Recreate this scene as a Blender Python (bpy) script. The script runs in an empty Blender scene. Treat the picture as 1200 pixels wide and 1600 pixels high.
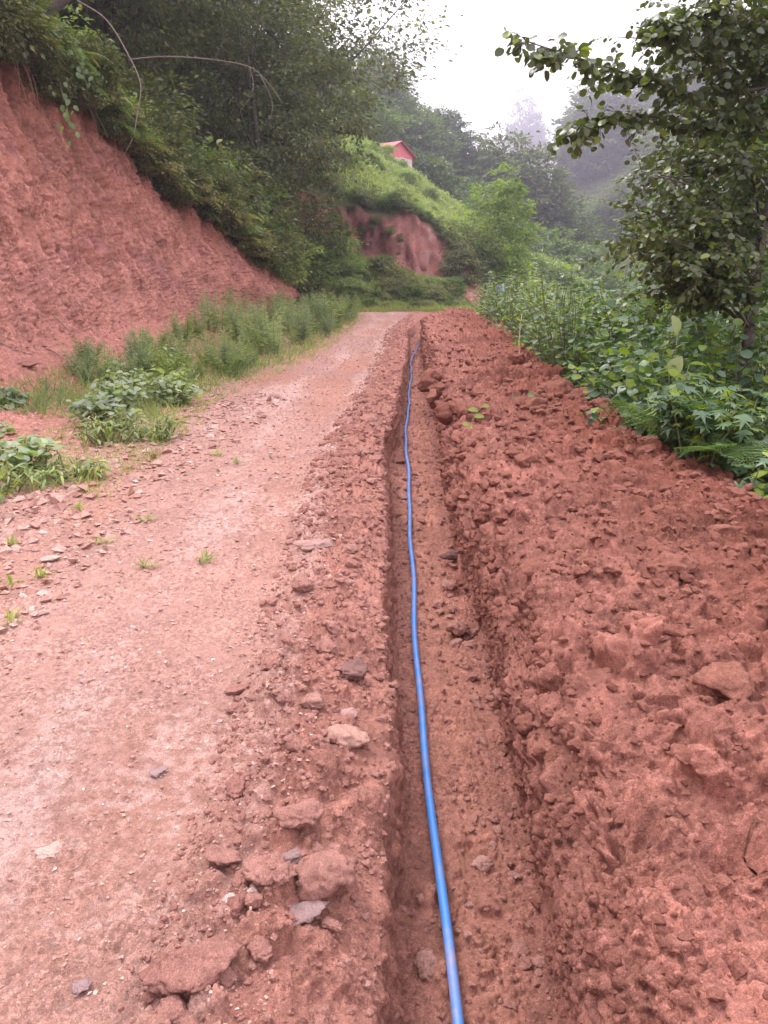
import bpy, math, random
import numpy as np
from mathutils import Vector, Matrix

random.seed(7)
rng = np.random.default_rng(7)
S = bpy.context.scene
COL = S.collection

# ------------------------------------------------------------------ camera, light, exposure
cam_d = bpy.data.cameras.new("camera")
cam_d.sensor_fit = 'VERTICAL'
cam_d.sensor_height = 36.0
cam_d.lens = 27.2
cam_d.clip_start = 0.05
cam_d.clip_end = 3000
cam = bpy.data.objects.new("camera", cam_d)
COL.objects.link(cam)
cam.location = (0, 0, 1.6)
cam.rotation_euler = (math.radians(90 - 17), 0, 0)
S.camera = cam

SUN_EL, SUN_AZ = math.radians(58), math.radians(-50)   # azimuth from +Y, towards -X
world = bpy.data.worlds.new("World")
S.world = world
world.use_nodes = True
wt = world.node_tree
wt.nodes.clear()
w_out = wt.nodes.new('ShaderNodeOutputWorld')
w_sky = wt.nodes.new('ShaderNodeTexSky')
w_sky.sky_type = 'NISHITA'
w_sky.sun_disc = False
w_sky.sun_elevation = SUN_EL
w_sky.sun_rotation = SUN_AZ
w_bg = wt.nodes.new('ShaderNodeBackground')
w_bg.inputs[1].default_value = 0.1
w_cloud = wt.nodes.new('ShaderNodeBackground')          # the closed overcast in front of it
w_cloud.inputs[0].default_value = (1.0, 0.93, 0.985, 1)
w_cloud.inputs[1].default_value = 1.4
w_mix = wt.nodes.new('ShaderNodeMixShader')
w_mix.inputs[0].default_value = 0.9
wt.links.new(w_sky.outputs[0], w_bg.inputs[0])
wt.links.new(w_bg.outputs[0], w_mix.inputs[1])
wt.links.new(w_cloud.outputs[0], w_mix.inputs[2])
wt.links.new(w_mix.outputs[0], w_out.inputs[0])

sun_d = bpy.data.lights.new("sun", 'SUN')
sun_d.energy = 1.8
sun_d.angle = math.radians(22)
sun_d.color = (1.0, 0.955, 0.93)
sun = bpy.data.objects.new("sun", sun_d)
COL.objects.link(sun)
sd = Vector((math.sin(SUN_AZ) * math.cos(SUN_EL), math.cos(SUN_AZ) * math.cos(SUN_EL), math.sin(SUN_EL)))
sun.rotation_euler = sd.to_track_quat('Z', 'Y').to_euler()

S.view_settings.view_transform = 'Standard'
S.view_settings.look = 'None'
S.view_settings.gamma = 1
S.view_settings.use_curve_mapping = False
S.view_settings.exposure = 1.17
S.cycles.use_denoising = True
S.cycles.max_bounces = 5
S.cycles.diffuse_bounces = 3
S.cycles.glossy_bounces = 2
S.cycles.transmission_bounces = 3
S.cycles.volume_bounces = 0
S.cycles.transparent_max_bounces = 4
S.cycles.sample_clamp_indirect = 6
HAZE = 0.0019

# ------------------------------------------------------------------ numpy noise
def _h(ix, iy, iz, seed):
    h = (ix.astype(np.uint32) * np.uint32(374761393) + iy.astype(np.uint32) * np.uint32(668265263)
         + iz.astype(np.uint32) * np.uint32(2147483647) + np.uint32((seed * 144665) & 0xffffffff))
    h = (h ^ (h >> np.uint32(13))) * np.uint32(1274126177)
    h = (h ^ (h >> np.uint32(16))) * np.uint32(2246822519)
    h ^= h >> np.uint32(13)
    return (h & np.uint32(0xffffff)).astype(np.float32) / np.float32(0xffffff)

def vnoise(p, f, seed=0):
    q = (p * np.asarray(f, dtype=np.float32)).astype(np.float32) + np.float32(500.37)
    i = np.floor(q).astype(np.int64)
    t = q - i
    t = (t * t * (3 - 2 * t)).astype(np.float32)
    out = 0
    for a in (0, 1):
        wa = t[:, 0] if a else 1 - t[:, 0]
        for b in (0, 1):
            wb = t[:, 1] if b else 1 - t[:, 1]
            for c in (0, 1):
                wc = t[:, 2] if c else 1 - t[:, 2]
                out = out + wa * wb * wc * _h(i[:, 0] + a, i[:, 1] + b, i[:, 2] + c, seed)
    return out * 2 - 1

def fbm(p, f, octs=3, seed=0, gain=0.5):
    o, a, s = 0, 1.0, 0
    for k in range(octs):
        o = o + a * vnoise(p, np.asarray(f) * (2.03 ** k), seed + k * 11)
        s += a
        a *= gain
    return o / s

def clods(p, f, seed=0, soft=2.6):
    """broken-earth height: every voronoi cell is a tilted, domed lump. returns height (-.5..1), cell random, edge distance"""
    q = (p * np.float32(f)).astype(np.float32) + np.float32(300.11)
    i = np.floor(q).astype(np.int64)
    n = len(p)
    F1 = np.full(n, 9, np.float32); F2 = np.full(n, 9, np.float32)
    hh = np.zeros(n, np.float32); rr = np.zeros(n, np.float32)
    for a in (-1, 0, 1):
        for b in (-1, 0, 1):
            for c in (-1, 0, 1):
                jx, jy, jz = i[:, 0] + a, i[:, 1] + b, i[:, 2] + c
                r1 = _h(jx, jy, jz, seed); r2 = _h(jx, jy, jz, seed + 1); r3 = _h(jx, jy, jz, seed + 2)
                dx = q[:, 0] - (jx + r1); dy = q[:, 1] - (jy + r2); dz = q[:, 2] - (jz + r3)
                d = np.sqrt(dx * dx + dy * dy + dz * dz)
                closer = d < F1
                F2 = np.where(closer, F1, np.minimum(F2, d))
                t1 = _h(jx, jy, jz, seed + 3) - .5; t2 = _h(jx, jy, jz, seed + 4) - .5
                v = _h(jx, jy, jz, seed + 5)
                hv = (v * v) * 1.0 + (t1 * dx + t2 * dy + t1 * t2 * dz) * 0.9
                hh = np.where(closer, hv, hh); rr = np.where(closer, v, rr)
                F1 = np.where(closer, d, F1)
    dome = np.sqrt(np.clip(1 - (F1 / 0.95) ** 2, 0, 1))
    e = np.clip((F2 - F1) * soft, 0, 1); edge = e * e * (3 - 2 * e)
    return hh * edge + dome * 0.30 * edge + (edge - 1) * 0.10, rr, edge

# ------------------------------------------------------------------ mesh helpers
def mesh_np(name, V, F, smooth=True, col=None, mat=None):
    V = np.ascontiguousarray(V, dtype=np.float32); F = np.ascontiguousarray(F, dtype=np.int32)
    me = bpy.data.meshes.new(name)
    k = F.shape[1]
    me.vertices.add(len(V)); me.vertices.foreach_set('co', V.ravel())
    me.loops.add(F.size); me.loops.foreach_set('vertex_index', F.ravel())
    me.polygons.add(len(F))
    me.polygons.foreach_set('loop_start', np.arange(0, F.size, k, dtype=np.int32))
    me.polygons.foreach_set('use_smooth', np.full(len(F), smooth, dtype=bool))
    me.update(calc_edges=True)
    if col is not None:
        a = me.color_attributes.new('col', 'FLOAT_COLOR', 'POINT')
        c = np.ones((len(V), 4), np.float32); c[:, :3] = col
        a.data.foreach_set('color', c.ravel())
    if mat: me.materials.append(mat)
    return me

def obj(name, me, parent=None, loc=None, kind=None, label=None, cat=None, group=None):
    o = bpy.data.objects.new(name, me)
    COL.objects.link(o)
    if parent: o.parent = parent
    if loc is not None: o.location = loc
    if kind: o['kind'] = kind
    if label: o['label'] = label
    if cat: o['category'] = cat
    if group: o['group'] = group
    return o

def empty(name, loc, rz=0, **k):
    o = obj(name, None, loc=loc, **k)
    o.rotation_euler = (0, 0, rz)
    return o

def frames(d, up):
    d = d / (np.linalg.norm(d, axis=1, keepdims=True) + 1e-9)
    x = np.cross(d, up); x /= (np.linalg.norm(x, axis=1, keepdims=True) + 1e-9)
    z = np.cross(x, d)
    return np.stack([x, d, z], axis=2)            # columns: x, y(axis), z(normal)

def place(T, pos, R, s):
    V, F = T
    s = np.asarray(s, dtype=np.float32).reshape(-1, 1, 1) if np.ndim(s) else s
    P = np.einsum('nij,vj->nvi', R, V) * s + pos[:, None, :]
    n = len(pos)
    Fo = (F[None] + (np.arange(n) * len(V))[:, None, None]).reshape(-1, F.shape[1])
    return P.reshape(-1, 3), Fo

def join(parts):
    Vs, Fs, o = [], [], 0
    for V, F in parts:
        if len(V) == 0: continue
        Vs.append(V); Fs.append(F + o); o += len(V)
    return np.concatenate(Vs), np.concatenate(Fs)

def tube(path, radii, n=6):
    path = np.asarray(path, float); m = len(path)
    radii = np.broadcast_to(np.asarray(radii, float), (m,))
    tan = np.gradient(path, axis=0); tan /= np.linalg.norm(tan, axis=1, keepdims=True) + 1e-9
    ref = np.array([0.31, 0.17, 0.93]) if abs(tan[0][2]) < .9 else np.array([1.0, 0.1, 0])
    V = []
    for i in range(m):
        a = np.cross(tan[i], ref); a /= np.linalg.norm(a) + 1e-9
        b = np.cross(tan[i], a)
        th = np.arange(n) / n * 2 * math.pi
        V.append(path[i] + radii[i] * (np.cos(th)[:, None] * a + np.sin(th)[:, None] * b))
    V = np.concatenate(V)
    F = []
    for i in range(m - 1):
        for j in range(n):
            a = i * n + j; b = i * n + (j + 1) % n
            F += [(a, b, b + n), (a, b + n, a + n)]
    c0 = len(V); V = np.vstack([V, path[0], path[-1]])
    for j in range(n):
        F.append((c0, (j + 1) % n, j)); F.append((c0 + 1, (m - 1) * n + j, (m - 1) * n + (j + 1) % n))
    return V, np.array(F)

def curve(pts, n):
    """catmull-rom through the points"""
    p = np.asarray(pts, float); p = np.vstack([2 * p[0] - p[1], p, 2 * p[-1] - p[-2]])
    out = []
    segs = len(p) - 3
    for t in np.linspace(0, segs - 1e-6, n):
        i = int(t); f = t - i
        a, b, c, d = p[i:i + 4]
        out.append(.5 * ((2 * b) + (c - a) * f + (2 * a - 5 * b + 4 * c - d) * f * f + (3 * b - a - 3 * c + d) * f ** 3))
    return np.array(out)

# leaf shapes: y is the leaf axis (0..1), z the normal
L_SMALL = (np.array([[0, 0, 0], [-.30, .45, .06], [0, 1, -.12], [.30, .45, .06]], float), np.array([[0, 2, 1], [0, 3, 2]]))
def leaf_shape(widths, ts, fold=.10, droop=.22, wav=0.0):
    V = [[0, 0, 0]]; F = []
    for k, (t, w) in enumerate(zip(ts, widths)):
        z = -droop * t * t
        V += [[-w, t, z + fold * w * 2 + wav * (-1) ** k], [0, t, z], [w, t, z + fold * w * 2 - wav * (-1) ** k]]
    V.append([0, 1, -droop])
    F += [[0, 2, 1], [0, 3, 2]]
    for k in range(len(ts) - 1):
        a = 1 + 3 * k; b = a + 3
        F += [[a, a + 1, b + 1], [a, b + 1, b], [a + 1, a + 2, b + 2], [a + 1, b + 2, b + 1]]
    a = 1 + 3 * (len(ts) - 1); t = len(V) - 1
    F += [[a, a + 1, t], [a + 1, a + 2, t]]
    return np.array(V, float), np.array(F)
L_OVATE = leaf_shape([.26, .36, .30, .15], [.15, .42, .70, .90])
L_ROUND = leaf_shape([.30, .44, .44, .28], [.10, .35, .68, .92], fold=.08, droop=.12)
L_ALDER = leaf_shape([.22, .38, .41, .24], [.10, .36, .66, .90], fold=.10, droop=.2, wav=.025)
L_WAVY = leaf_shape([.26, .40, .36, .20], [.12, .38, .68, .90], fold=.05, droop=.30, wav=.03)
L_LANCE = leaf_shape([.09, .12, .08], [.2, .5, .8], fold=.1, droop=.35)
def lobed_leaf():
    V = [[0, 0, 0], [0, .5, .02]]
    ang = np.radians([-115, -80, -62, -38, -20, 0, 20, 38, 62, 80, 115])
    rad = [.42, .55, .34, .78, .42, 1.0, .42, .78, .34, .55, .42]
    for a, r in zip(ang, rad):
        V.append([math.sin(a) * r * .8, .30 + math.cos(a) * r * .68, -.16 * r * r])
    F = [[1, i + 1, i] for i in range(2, 12)] + [[1, 2, 0], [1, 0, 12]]
    return np.array(V, float), np.array(F)
L_LOBED = lobed_leaf()

# ------------------------------------------------------------------ materials
def new_mat(name):
    m = bpy.data.materials.new(name); m.use_nodes = True
    nt = m.node_tree; nt.nodes.clear()
    out = nt.nodes.new('ShaderNodeOutputMaterial')
    b = nt.nodes.new('ShaderNodeBsdfPrincipled')
    nt.links.new(b.outputs[0], out.inputs[0])
    return m, nt, b, out
def N(nt, t, **k):
    n = nt.nodes.new(t)
    for a, v in k.items(): setattr(n, a, v)
    return n
def noise_node(nt, scale, detail=6, rough=.6, co=None):
    n = N(nt, 'ShaderNodeTexNoise'); n.inputs['Scale'].default_value = scale
    n.inputs['Detail'].default_value = detail; n.inputs['Roughness'].default_value = rough
    if co is None:
        g = N(nt, 'ShaderNodeNewGeometry'); co = g.outputs['Position']
    nt.links.new(co, n.inputs['Vector'])
    return n
def mixc(nt, fac, a, b, mode='MIX'):
    m = N(nt, 'ShaderNodeMix', data_type='RGBA', blend_type=mode)
    for s, v in ((m.inputs[0], fac), (m.inputs[6], a), (m.inputs[7], b)):
        if isinstance(v, (int, float)): s.default_value = v
        elif isinstance(v, tuple): s.default_value = (*v, 1)
        else: nt.links.new(v, s)
    return m.outputs[2]
def ramp(nt, src, stops):
    r = N(nt, 'ShaderNodeValToRGB')
    el = r.color_ramp.elements
    while len(el) < len(stops): el.new(.5)
    for e, (p, c) in zip(el, stops):
        e.position = p; e.color = (*c, 1) if isinstance(c, tuple) else (c, c, c, 1)
    nt.links.new(src, r.inputs[0])
    return r.outputs[0]

def soil_mat(name, fine=1.0, base=None, bump=.8, spec=.12, rough=.93):
    m, nt, b, out = new_mat(name)
    if base is None:
        at = N(nt, 'ShaderNodeAttribute', attribute_name='col'); c = at.outputs['Color']
        if name == 'red_soil':                          # crushed pale stone in the driven surface
            v1 = noise_node(nt, 75, 3, .75); v2 = noise_node(nt, 3.2, 4, .65)
            sp = N(nt, 'ShaderNodeMath', operation='MULTIPLY'); nt.links.new(ramp(nt, v1.outputs[0], [(.56, 0.0), (.64, 1.0)]), sp.inputs[0]); nt.links.new(ramp(nt, v2.outputs[0], [(.38, .08), (.62, 1.0)]), sp.inputs[1])
            sp2 = N(nt, 'ShaderNodeMath', operation='MULTIPLY'); nt.links.new(sp.outputs[0], sp2.inputs[0]); nt.links.new(at.outputs['Alpha'], sp2.inputs[1])
            c = mixc(nt, sp2.outputs[0], c, (.68, .52, .46))
            v3 = noise_node(nt, 48, 3, .7)
            dk = N(nt, 'ShaderNodeMath', operation='MULTIPLY'); nt.links.new(ramp(nt, v3.outputs[0], [(.60, 0.0), (.70, .55)]), dk.inputs[0]); nt.links.new(at.outputs['Alpha'], dk.inputs[1])
            c = mixc(nt, dk.outputs[0], c, (.27, .14, .115))
    else:
        oi = N(nt, 'ShaderNodeObjectInfo'); g = N(nt, 'ShaderNodeNewGeometry')
        ad = N(nt, 'ShaderNodeMath', operation='ADD'); nt.links.new(oi.outputs['Random'], ad.inputs[0]); nt.links.new(g.outputs['Random Per Island'], ad.inputs[1])
        fr = N(nt, 'ShaderNodeMath', operation='FRACT'); nt.links.new(ad.outputs[0], fr.inputs[0])
        c = ramp(nt, fr.outputs[0], base)
    n1 = noise_node(nt, 260 * fine, 4, .7); n2 = noise_node(nt, 38 * fine, 6, .7)
    c = mixc(nt, 1.0, c, ramp(nt, n1.outputs[0], [(.3, .62), (.5, 1.0), (.72, 1.45)]), 'MULTIPLY')
    c = mixc(nt, 1.0, c, ramp(nt, n2.outputs[0], [(.3, .80), (.5, 1.0), (.7, 1.16)]), 'MULTIPLY')
    nt.links.new(c, b.inputs['Base Color'])
    b.inputs['Roughness'].default_value = rough
    b.inputs['Specular IOR Level'].default_value = spec
    n3 = noise_node(nt, 120 * fine, 8, .75); n4 = noise_node(nt, 420 * fine, 3, .6)
    ad = N(nt, 'ShaderNodeMath', operation='ADD'); nt.links.new(n3.outputs[0], ad.inputs[0]); nt.links.new(n4.outputs[0], ad.inputs[1])
    if name in ('red_soil', 'cut_bank_soil', 'earth_clod', 'dry_clod'):           # crushed fragments bedded in the fines
        nm_ = noise_node(nt, 2.3 * min(1, fine * 2), 4, .65); patchy = ramp(nt, nm_.outputs[0], [(.36, .12), (.60, 1.0)])
        lump = 'clod' in name
        g_ = N(nt, 'ShaderNodeNewGeometry'); nw = noise_node(nt, 30 * fine, 3, .6)
        wv = N(nt, 'ShaderNodeVectorMath', operation='SCALE'); nt.links.new(nw.outputs['Color'], wv.inputs[0]); wv.inputs['Scale'].default_value = .02 / fine
        wa = N(nt, 'ShaderNodeVectorMath', operation='ADD'); nt.links.new(g_.outputs['Position'], wa.inputs[0]); nt.links.new(wv.outputs[0], wa.inputs[1])
        prev = ad
        for sc_, amt, tone in ((95, .8, .12), (170, .5, .10)) if lump else ((62, 1.5, .26), (135, .8, .20)):
            vo = N(nt, 'ShaderNodeTexVoronoi'); vo.inputs['Scale'].default_value = sc_ * fine; vo.inputs['Randomness'].default_value = 1.0
            nt.links.new(wa.outputs[0], vo.inputs['Vector'])
            sx = N(nt, 'ShaderNodeSeparateColor'); nt.links.new(vo.outputs['Color'], sx.inputs[0])
            dm = N(nt, 'ShaderNodeMath', operation='MULTIPLY_ADD'); nt.links.new(vo.outputs['Distance'], dm.inputs[0]); dm.inputs[1].default_value = -.9; dm.inputs[2].default_value = .8
            hb = N(nt, 'ShaderNodeMath', operation='MULTIPLY'); nt.links.new(dm.outputs[0], hb.inputs[0]); nt.links.new(ramp(nt, sx.outputs[0], [(.45, .05), (.95, 1.0)]), hb.inputs[1])
            hm_ = N(nt, 'ShaderNodeMath', operation='MULTIPLY'); nt.links.new(hb.outputs[0], hm_.inputs[0]); nt.links.new(patchy, hm_.inputs[1])
            ma = N(nt, 'ShaderNodeMath', operation='MULTIPLY_ADD'); nt.links.new(hm_.outputs[0], ma.inputs[0]); ma.inputs[1].default_value = amt; nt.links.new(prev.outputs[0], ma.inputs[2])
            prev = ma
            c = mixc(nt, patchy, c, ramp(nt, sx.outputs[1], [(0, 1 - tone), (.5, 1.0), (1, 1 + tone)]), 'MULTIPLY')
        nt.links.new(c, b.inputs['Base Color'])
        ad = prev
    bp = N(nt, 'ShaderNodeBump'); bp.inputs['Strength'].default_value = bump; bp.inputs['Distance'].default_value = .016 / fine
    nt.links.new(ad.outputs[0], bp.inputs['Height']); nt.links.new(bp.outputs[0], b.inputs['Normal'])
    return m
M_SOIL = soil_mat('red_soil')
M_BANK = soil_mat('cut_bank_soil', fine=.35, bump=.6)
M_TERR = soil_mat('hillside_soil', fine=.08, bump=.9)
M_CLOD = soil_mat('earth_clod', base=[(0, (.29, .119, .086)), (.4, (.33, .142, .104)), (.75, (.25, .10, .076)), (1, (.37, .17, .125))], bump=.7)
M_CLODDRY = soil_mat('dry_clod', base=[(0, (.40, .195, .155)), (.4, (.46, .235, .19)), (.75, (.37, .175, .142)), (1, (.50, .28, .23))], bump=.7)
M_ROADGRIT = soil_mat('road_grit', base=[(0, (.40, .20, .155)), (.45, (.52, .32, .26)), (.75, (.36, .19, .16)), (.93, (.56, .41, .35)), (1, (.60, .47, .41))], bump=.3, spec=.25, rough=.8)
M_STONE = soil_mat('brown_stone', base=[(0, (.33, .17, .13)), (.5, (.42, .25, .20)), (1, (.30, .19, .17))], bump=.35, spec=.25, rough=.8)
M_DARKSTONE = soil_mat('dark_stone', base=[(0, (.17, .09, .08)), (1, (.21, .115, .10))], bump=.4, spec=.25)
M_PALESTONE = soil_mat('pale_stone', base=[(0, (.44, .29, .24)), (.6, (.52, .37, .31)), (1, (.42, .30, .27))], bump=.3, spec=.3, rough=.75)
M_GREYSTONE = soil_mat('violet_grey_stone', base=[(0, (.24, .15, .14)), (1, (.27, .18, .175))], bump=.25, spec=.35, rough=.7)

def leaf_mat(name, stops, rough=.42, trans=.35, spec=.45):
    m, nt, b, out = new_mat(name)
    oi = N(nt, 'ShaderNodeObjectInfo'); g = N(nt, 'ShaderNodeNewGeometry')
    ad = N(nt, 'ShaderNodeMath', operation='ADD'); nt.links.new(oi.outputs['Random'], ad.inputs[0]); nt.links.new(g.outputs['Random Per Island'], ad.inputs[1])
    fr = N(nt, 'ShaderNodeMath', operation='FRACT'); nt.links.new(ad.outputs[0], fr.inputs[0])
    c = ramp(nt, fr.outputs[0], [(p, tuple(min(.5, v * 1.3) for v in q)) for p, q in stops])
    n1 = noise_node(nt, 1.1, 3, .6)
    c = mixc(nt, 1.0, c, ramp(nt, n1.outputs[0], [(.35, (.80, .82, .85)), (.62, (1.2, 1.15, .95))]), 'MULTIPLY')
    nt.links.new(c, b.inputs['Base Color'])
    b.inputs['Roughness'].default_value = rough
    b.inputs['Specular IOR Level'].default_value = spec
    tr = N(nt, 'ShaderNodeBsdfTranslucent')
    tc = mixc(nt, 1.0, c, (1.15, 1.35, .45), 'MULTIPLY')
    nt.links.new(tc, tr.inputs[0])
    mx = N(nt, 'ShaderNodeMixShader'); mx.inputs[0].default_value = trans
    nt.links.new(b.outputs[0], mx.inputs[1]); nt.links.new(tr.outputs[0], mx.inputs[2])
    nt.links.new(mx.outputs[0], out.inputs[0])
    return m
G = lambda *a: [(p, c) for p, c in a]
M_LF_DARK = leaf_mat('dark_broadleaf', G((0, (.05, .08, .032)), (.5, (.08, .12, .045)), (.85, (.07, .11, .05)), (1, (.15, .18, .05))), spec=.5)
M_LF_CANOPY = leaf_mat('olive_canopy_leaf', G((0, (.075, .088, .045)), (.5, (.125, .135, .065)), (.8, (.10, .125, .07)), (1, (.25, .24, .09))), spec=.5, trans=.4)
M_LF_MID = leaf_mat('mid_green_leaf', G((0, (.065, .10, .042)), (.5, (.10, .15, .055)), (1, (.15, .20, .065))), trans=.4)
M_LF_BRIGHT = leaf_mat('bright_green_leaf', G((0, (.12, .18, .045)), (.5, (.17, .235, .055)), (1, (.24, .29, .08))), trans=.45)
M_LF_ALDER = leaf_mat('alder_leaf', G((0, (.042, .062, .022)), (.4, (.068, .092, .030)), (.8, (.064, .082, .036)), (.93, (.13, .165, .038)), (1, (.20, .24, .06))), rough=.36, trans=.30, spec=.6)
M_LF_SHRUB = leaf_mat('shrub_leaf', G((0, (.055, .105, .05)), (.35, (.08, .14, .065)), (.7, (.07, .125, .078)), (.9, (.14, .21, .045)), (1, (.19, .25, .05))), rough=.38, trans=.3, spec=.55)
M_LF_LIME = leaf_mat('lime_leaf', G((0, (.16, .22, .03)), (.5, (.21, .27, .04)), (1, (.13, .20, .04))), rough=.45, trans=.45)
M_LF_PALE = leaf_mat('pale_leaf_underside', G((0, (.20, .25, .12)), (1, (.27, .31, .17))), trans=.3)
M_LF_WEED = leaf_mat('weed_leaf', G((0, (.15, .21, .10)), (.5, (.20, .27, .13)), (.85, (.27, .32, .14)), (1, (.32, .30, .16))), trans=.4)
M_LF_FEATHER = leaf_mat('feathery_weed', G((0, (.21, .27, .20)), (.6, (.27, .33, .26)), (1, (.33, .36, .24))), trans=.4)
M_LF_FERN = leaf_mat('fern_green', G((0, (.10, .17, .08)), (.6, (.14, .22, .10)), (1, (.19, .27, .11))), trans=.35)
M_LF_FERNDRY = leaf_mat('pale_bracken', G((0, (.20, .26, .10)), (.5, (.28, .30, .14)), (.85, (.33, .27, .17)), (1, (.36, .24, .17))), trans=.35)
M_LF_GRASS = leaf_mat('meadow_grass', G((0, (.19, .25, .08)), (.5, (.26, .31, .11)), (1, (.36, .35, .17))), rough=.6, trans=.35, spec=.2)
M_LF_BANK = leaf_mat('olive_scrub', G((0, (.13, .15, .075)), (.5, (.20, .21, .10)), (.85, (.26, .24, .13)), (1, (.30, .22, .15))))
M_LF_FAR = leaf_mat('distant_leaf', G((0, (.07, .095, .05)), (.5, (.10, .135, .065)), (1, (.16, .165, .10))), spec=.3)
def bark_mat(name, a, b2):
    m, nt, b, out = new_mat(name)
    n1 = noise_node(nt, 22, 6, .7)
    nt.links.new(ramp(nt, n1.outputs[0], [(.3, a), (.7, b2)]), b.inputs['Base Color'])
    b.inputs['Roughness'].default_value = .85
    bp = N(nt, 'ShaderNodeBump'); bp.inputs['Strength'].default_value = .6; bp.inputs['Distance'].default_value = .02
    nt.links.new(n1.outputs[0], bp.inputs['Height']); nt.links.new(bp.outputs[0], b.inputs['Normal'])
    return m
M_BARK = bark_mat('grey_brown_bark', (.07, .05, .045), (.17, .13, .115))
M_TWIG = bark_mat('pale_dry_twig', (.17, .12, .10), (.33, .25, .21))
M_STEM = bark_mat('green_stem', (.14, .17, .07), (.22, .20, .10))
M_ROOT = bark_mat('dangling_root', (.33, .19, .13), (.5, .33, .25))

# ------------------------------------------------------------------ terrain: the wide land
CP = [(-2, 35.5, 0), (1, 36, 0), (4, 37, 0), (7, 40, -.3), (0, 38.6, .0), (4.5, 41, 0), (-5, 36, .3), (-3, 38.6, .25), (0, 40.4, .25), (3, 42.2, .15), (5.2, 44, .1),
      (-3.3, 42, 2.3), (-1, 44, 2.0), (1.5, 45, 1.5), (3.3, 46, 1.1),
      (-1.5, 47.2, 2.2), (1.5, 47.3, 1.6), (3.3, 47.0, 1.0), (-4.5, 46, 3.2),
      (-1.5, 48.6, 5.5), (1.5, 48.8, 5.2), (3.6, 48.6, 3.6), (-4.5, 48.2, 6.2), (-1.5, 50.5, 6.0), (2, 51, 5.6), (4.6, 50.5, 3.6),
      (-5.8, 34, 2), (-7, 38, 3.6), (-8, 30, 6.5), (-7, 44, 6),
      (5.6, 47.2, .9), (7, 49.7, .1), (8.5, 53, .4), (9.3, 58.4, 1.2), (10, 66, 2.8), (6, 56, 3.2), (4, 62, 6.2), (0, 65, 9),
      (1.2, 81, 11.4), (3, 82, 10.9), (7.3, 79, 7.45), (11.3, 76, 4.45), (16.2, 73, .5), (23, 71.5, -4), (30, 70, -8), (-6, 80, 16), (-15, 60, 20),
      (12, 46, -2.5), (14, 58, -3.5), (18, 40, -6), (10, 30, -3), (5, 28, -.9), (5, 15, -1), (5, 5, -.9), (5, -8, -.9), (9, 10, -1.8), (15, 12, -5), (25, 30, -9), (40, 80, -14), (30, 50, -11),
      (48, 45, -2), (60, 30, 12), (90, 50, 35), (40, 5, 3), (70, -20, 20), (20, -20, -3),
      (10, 100, -6), (22, 96, -12), (0, 103, 6), (-20, 100, 26), (30, 105, -13),
      (-20, 122, 34), (0, 125, 19), (10, 131, 18), (16, 127, 13), (22, 122, 5), (26, 115, -1), (34, 118, -6), (12, 150, 14), (30, 160, -6), (48, 138, -8),
      (62, 244, 32), (80, 235, 40), (54, 205, 4), (46, 170, 8), (40, 150, -6), (70, 160, 19), (110, 150, 40), (36, 190, -4), (120, 240, 70),
      (100, 600, 84), (84, 600, 66), (116, 600, 66), (100, 575, 64), (100, 625, 66), (40, 450, 34), (120, 450, 44), (0, 450, 34), (190, 450, 60), (30, 300, 8), (-40, 300, 40), (-100, 180, 70), (160, 300, 70), (60, 330, 14), (110, 330, 34),
      (-12, 0, 9), (-12, 10, 9.5), (-14, 22, 10), (-12, 30, 9), (-22, 15, 16), (-22, 35, 17), (-40, 0, 28), (-40, 60, 36), (-12, 48, 11),
      (0, -10, -.8), (0, 5, -1.2), (0, 15, -1.2), (0, 25, -1.0), (0, -40, -4), (-20, -40, 8), (30, -60, -10),
      (-200, 0, 80), (-200, 300, 80), (200, 0, 60), (200, -200, 30), (0, -200, -20), (-200, -200, 60),
      (-650, -650, 60), (650, -650, 60), (-650, 650, 70), (650, 650, 60), (0, 650, 40), (-650, 0, 80), (650, 0, 70), (0, -650, 40)]
CP = np.array(CP, float)
def _rb(r): return r                                    # linear (biharmonic) kernel
_D = np.hypot(CP[:, None, 0] - CP[None, :, 0], CP[:, None, 1] - CP[None, :, 1])
_A = np.zeros((len(CP) + 1,) * 2); _A[:-1, :-1] = _rb(_D); _A[:-1, -1] = 1; _A[-1, :-1] = 1
_W = np.linalg.solve(_A, np.append(CP[:, 2], 0))
def terr(x, y, rough=True):
    x = np.atleast_1d(np.asarray(x, float)); y = np.atleast_1d(np.asarray(y, float))
    z = np.full(x.shape, _W[-1])
    for k in range(len(CP)):
        z += _W[k] * _rb(np.hypot(x - CP[k, 0], y - CP[k, 1]))
    if rough:
        p = np.stack([x, y, 0 * x], 1)
        far = np.clip((y - 60) / 200, 0, 1)
        road = np.clip((y - 37) / 4, 0, 1) + np.clip((-y + 30) / 10, 0, 1)
        z += fbm(p, .35, 3, 5) * (.25 * np.clip(road, 0.05, 1) + far * 1.2)
    return z
def tz(x, y): return float(terr(x, y)[0])

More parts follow.
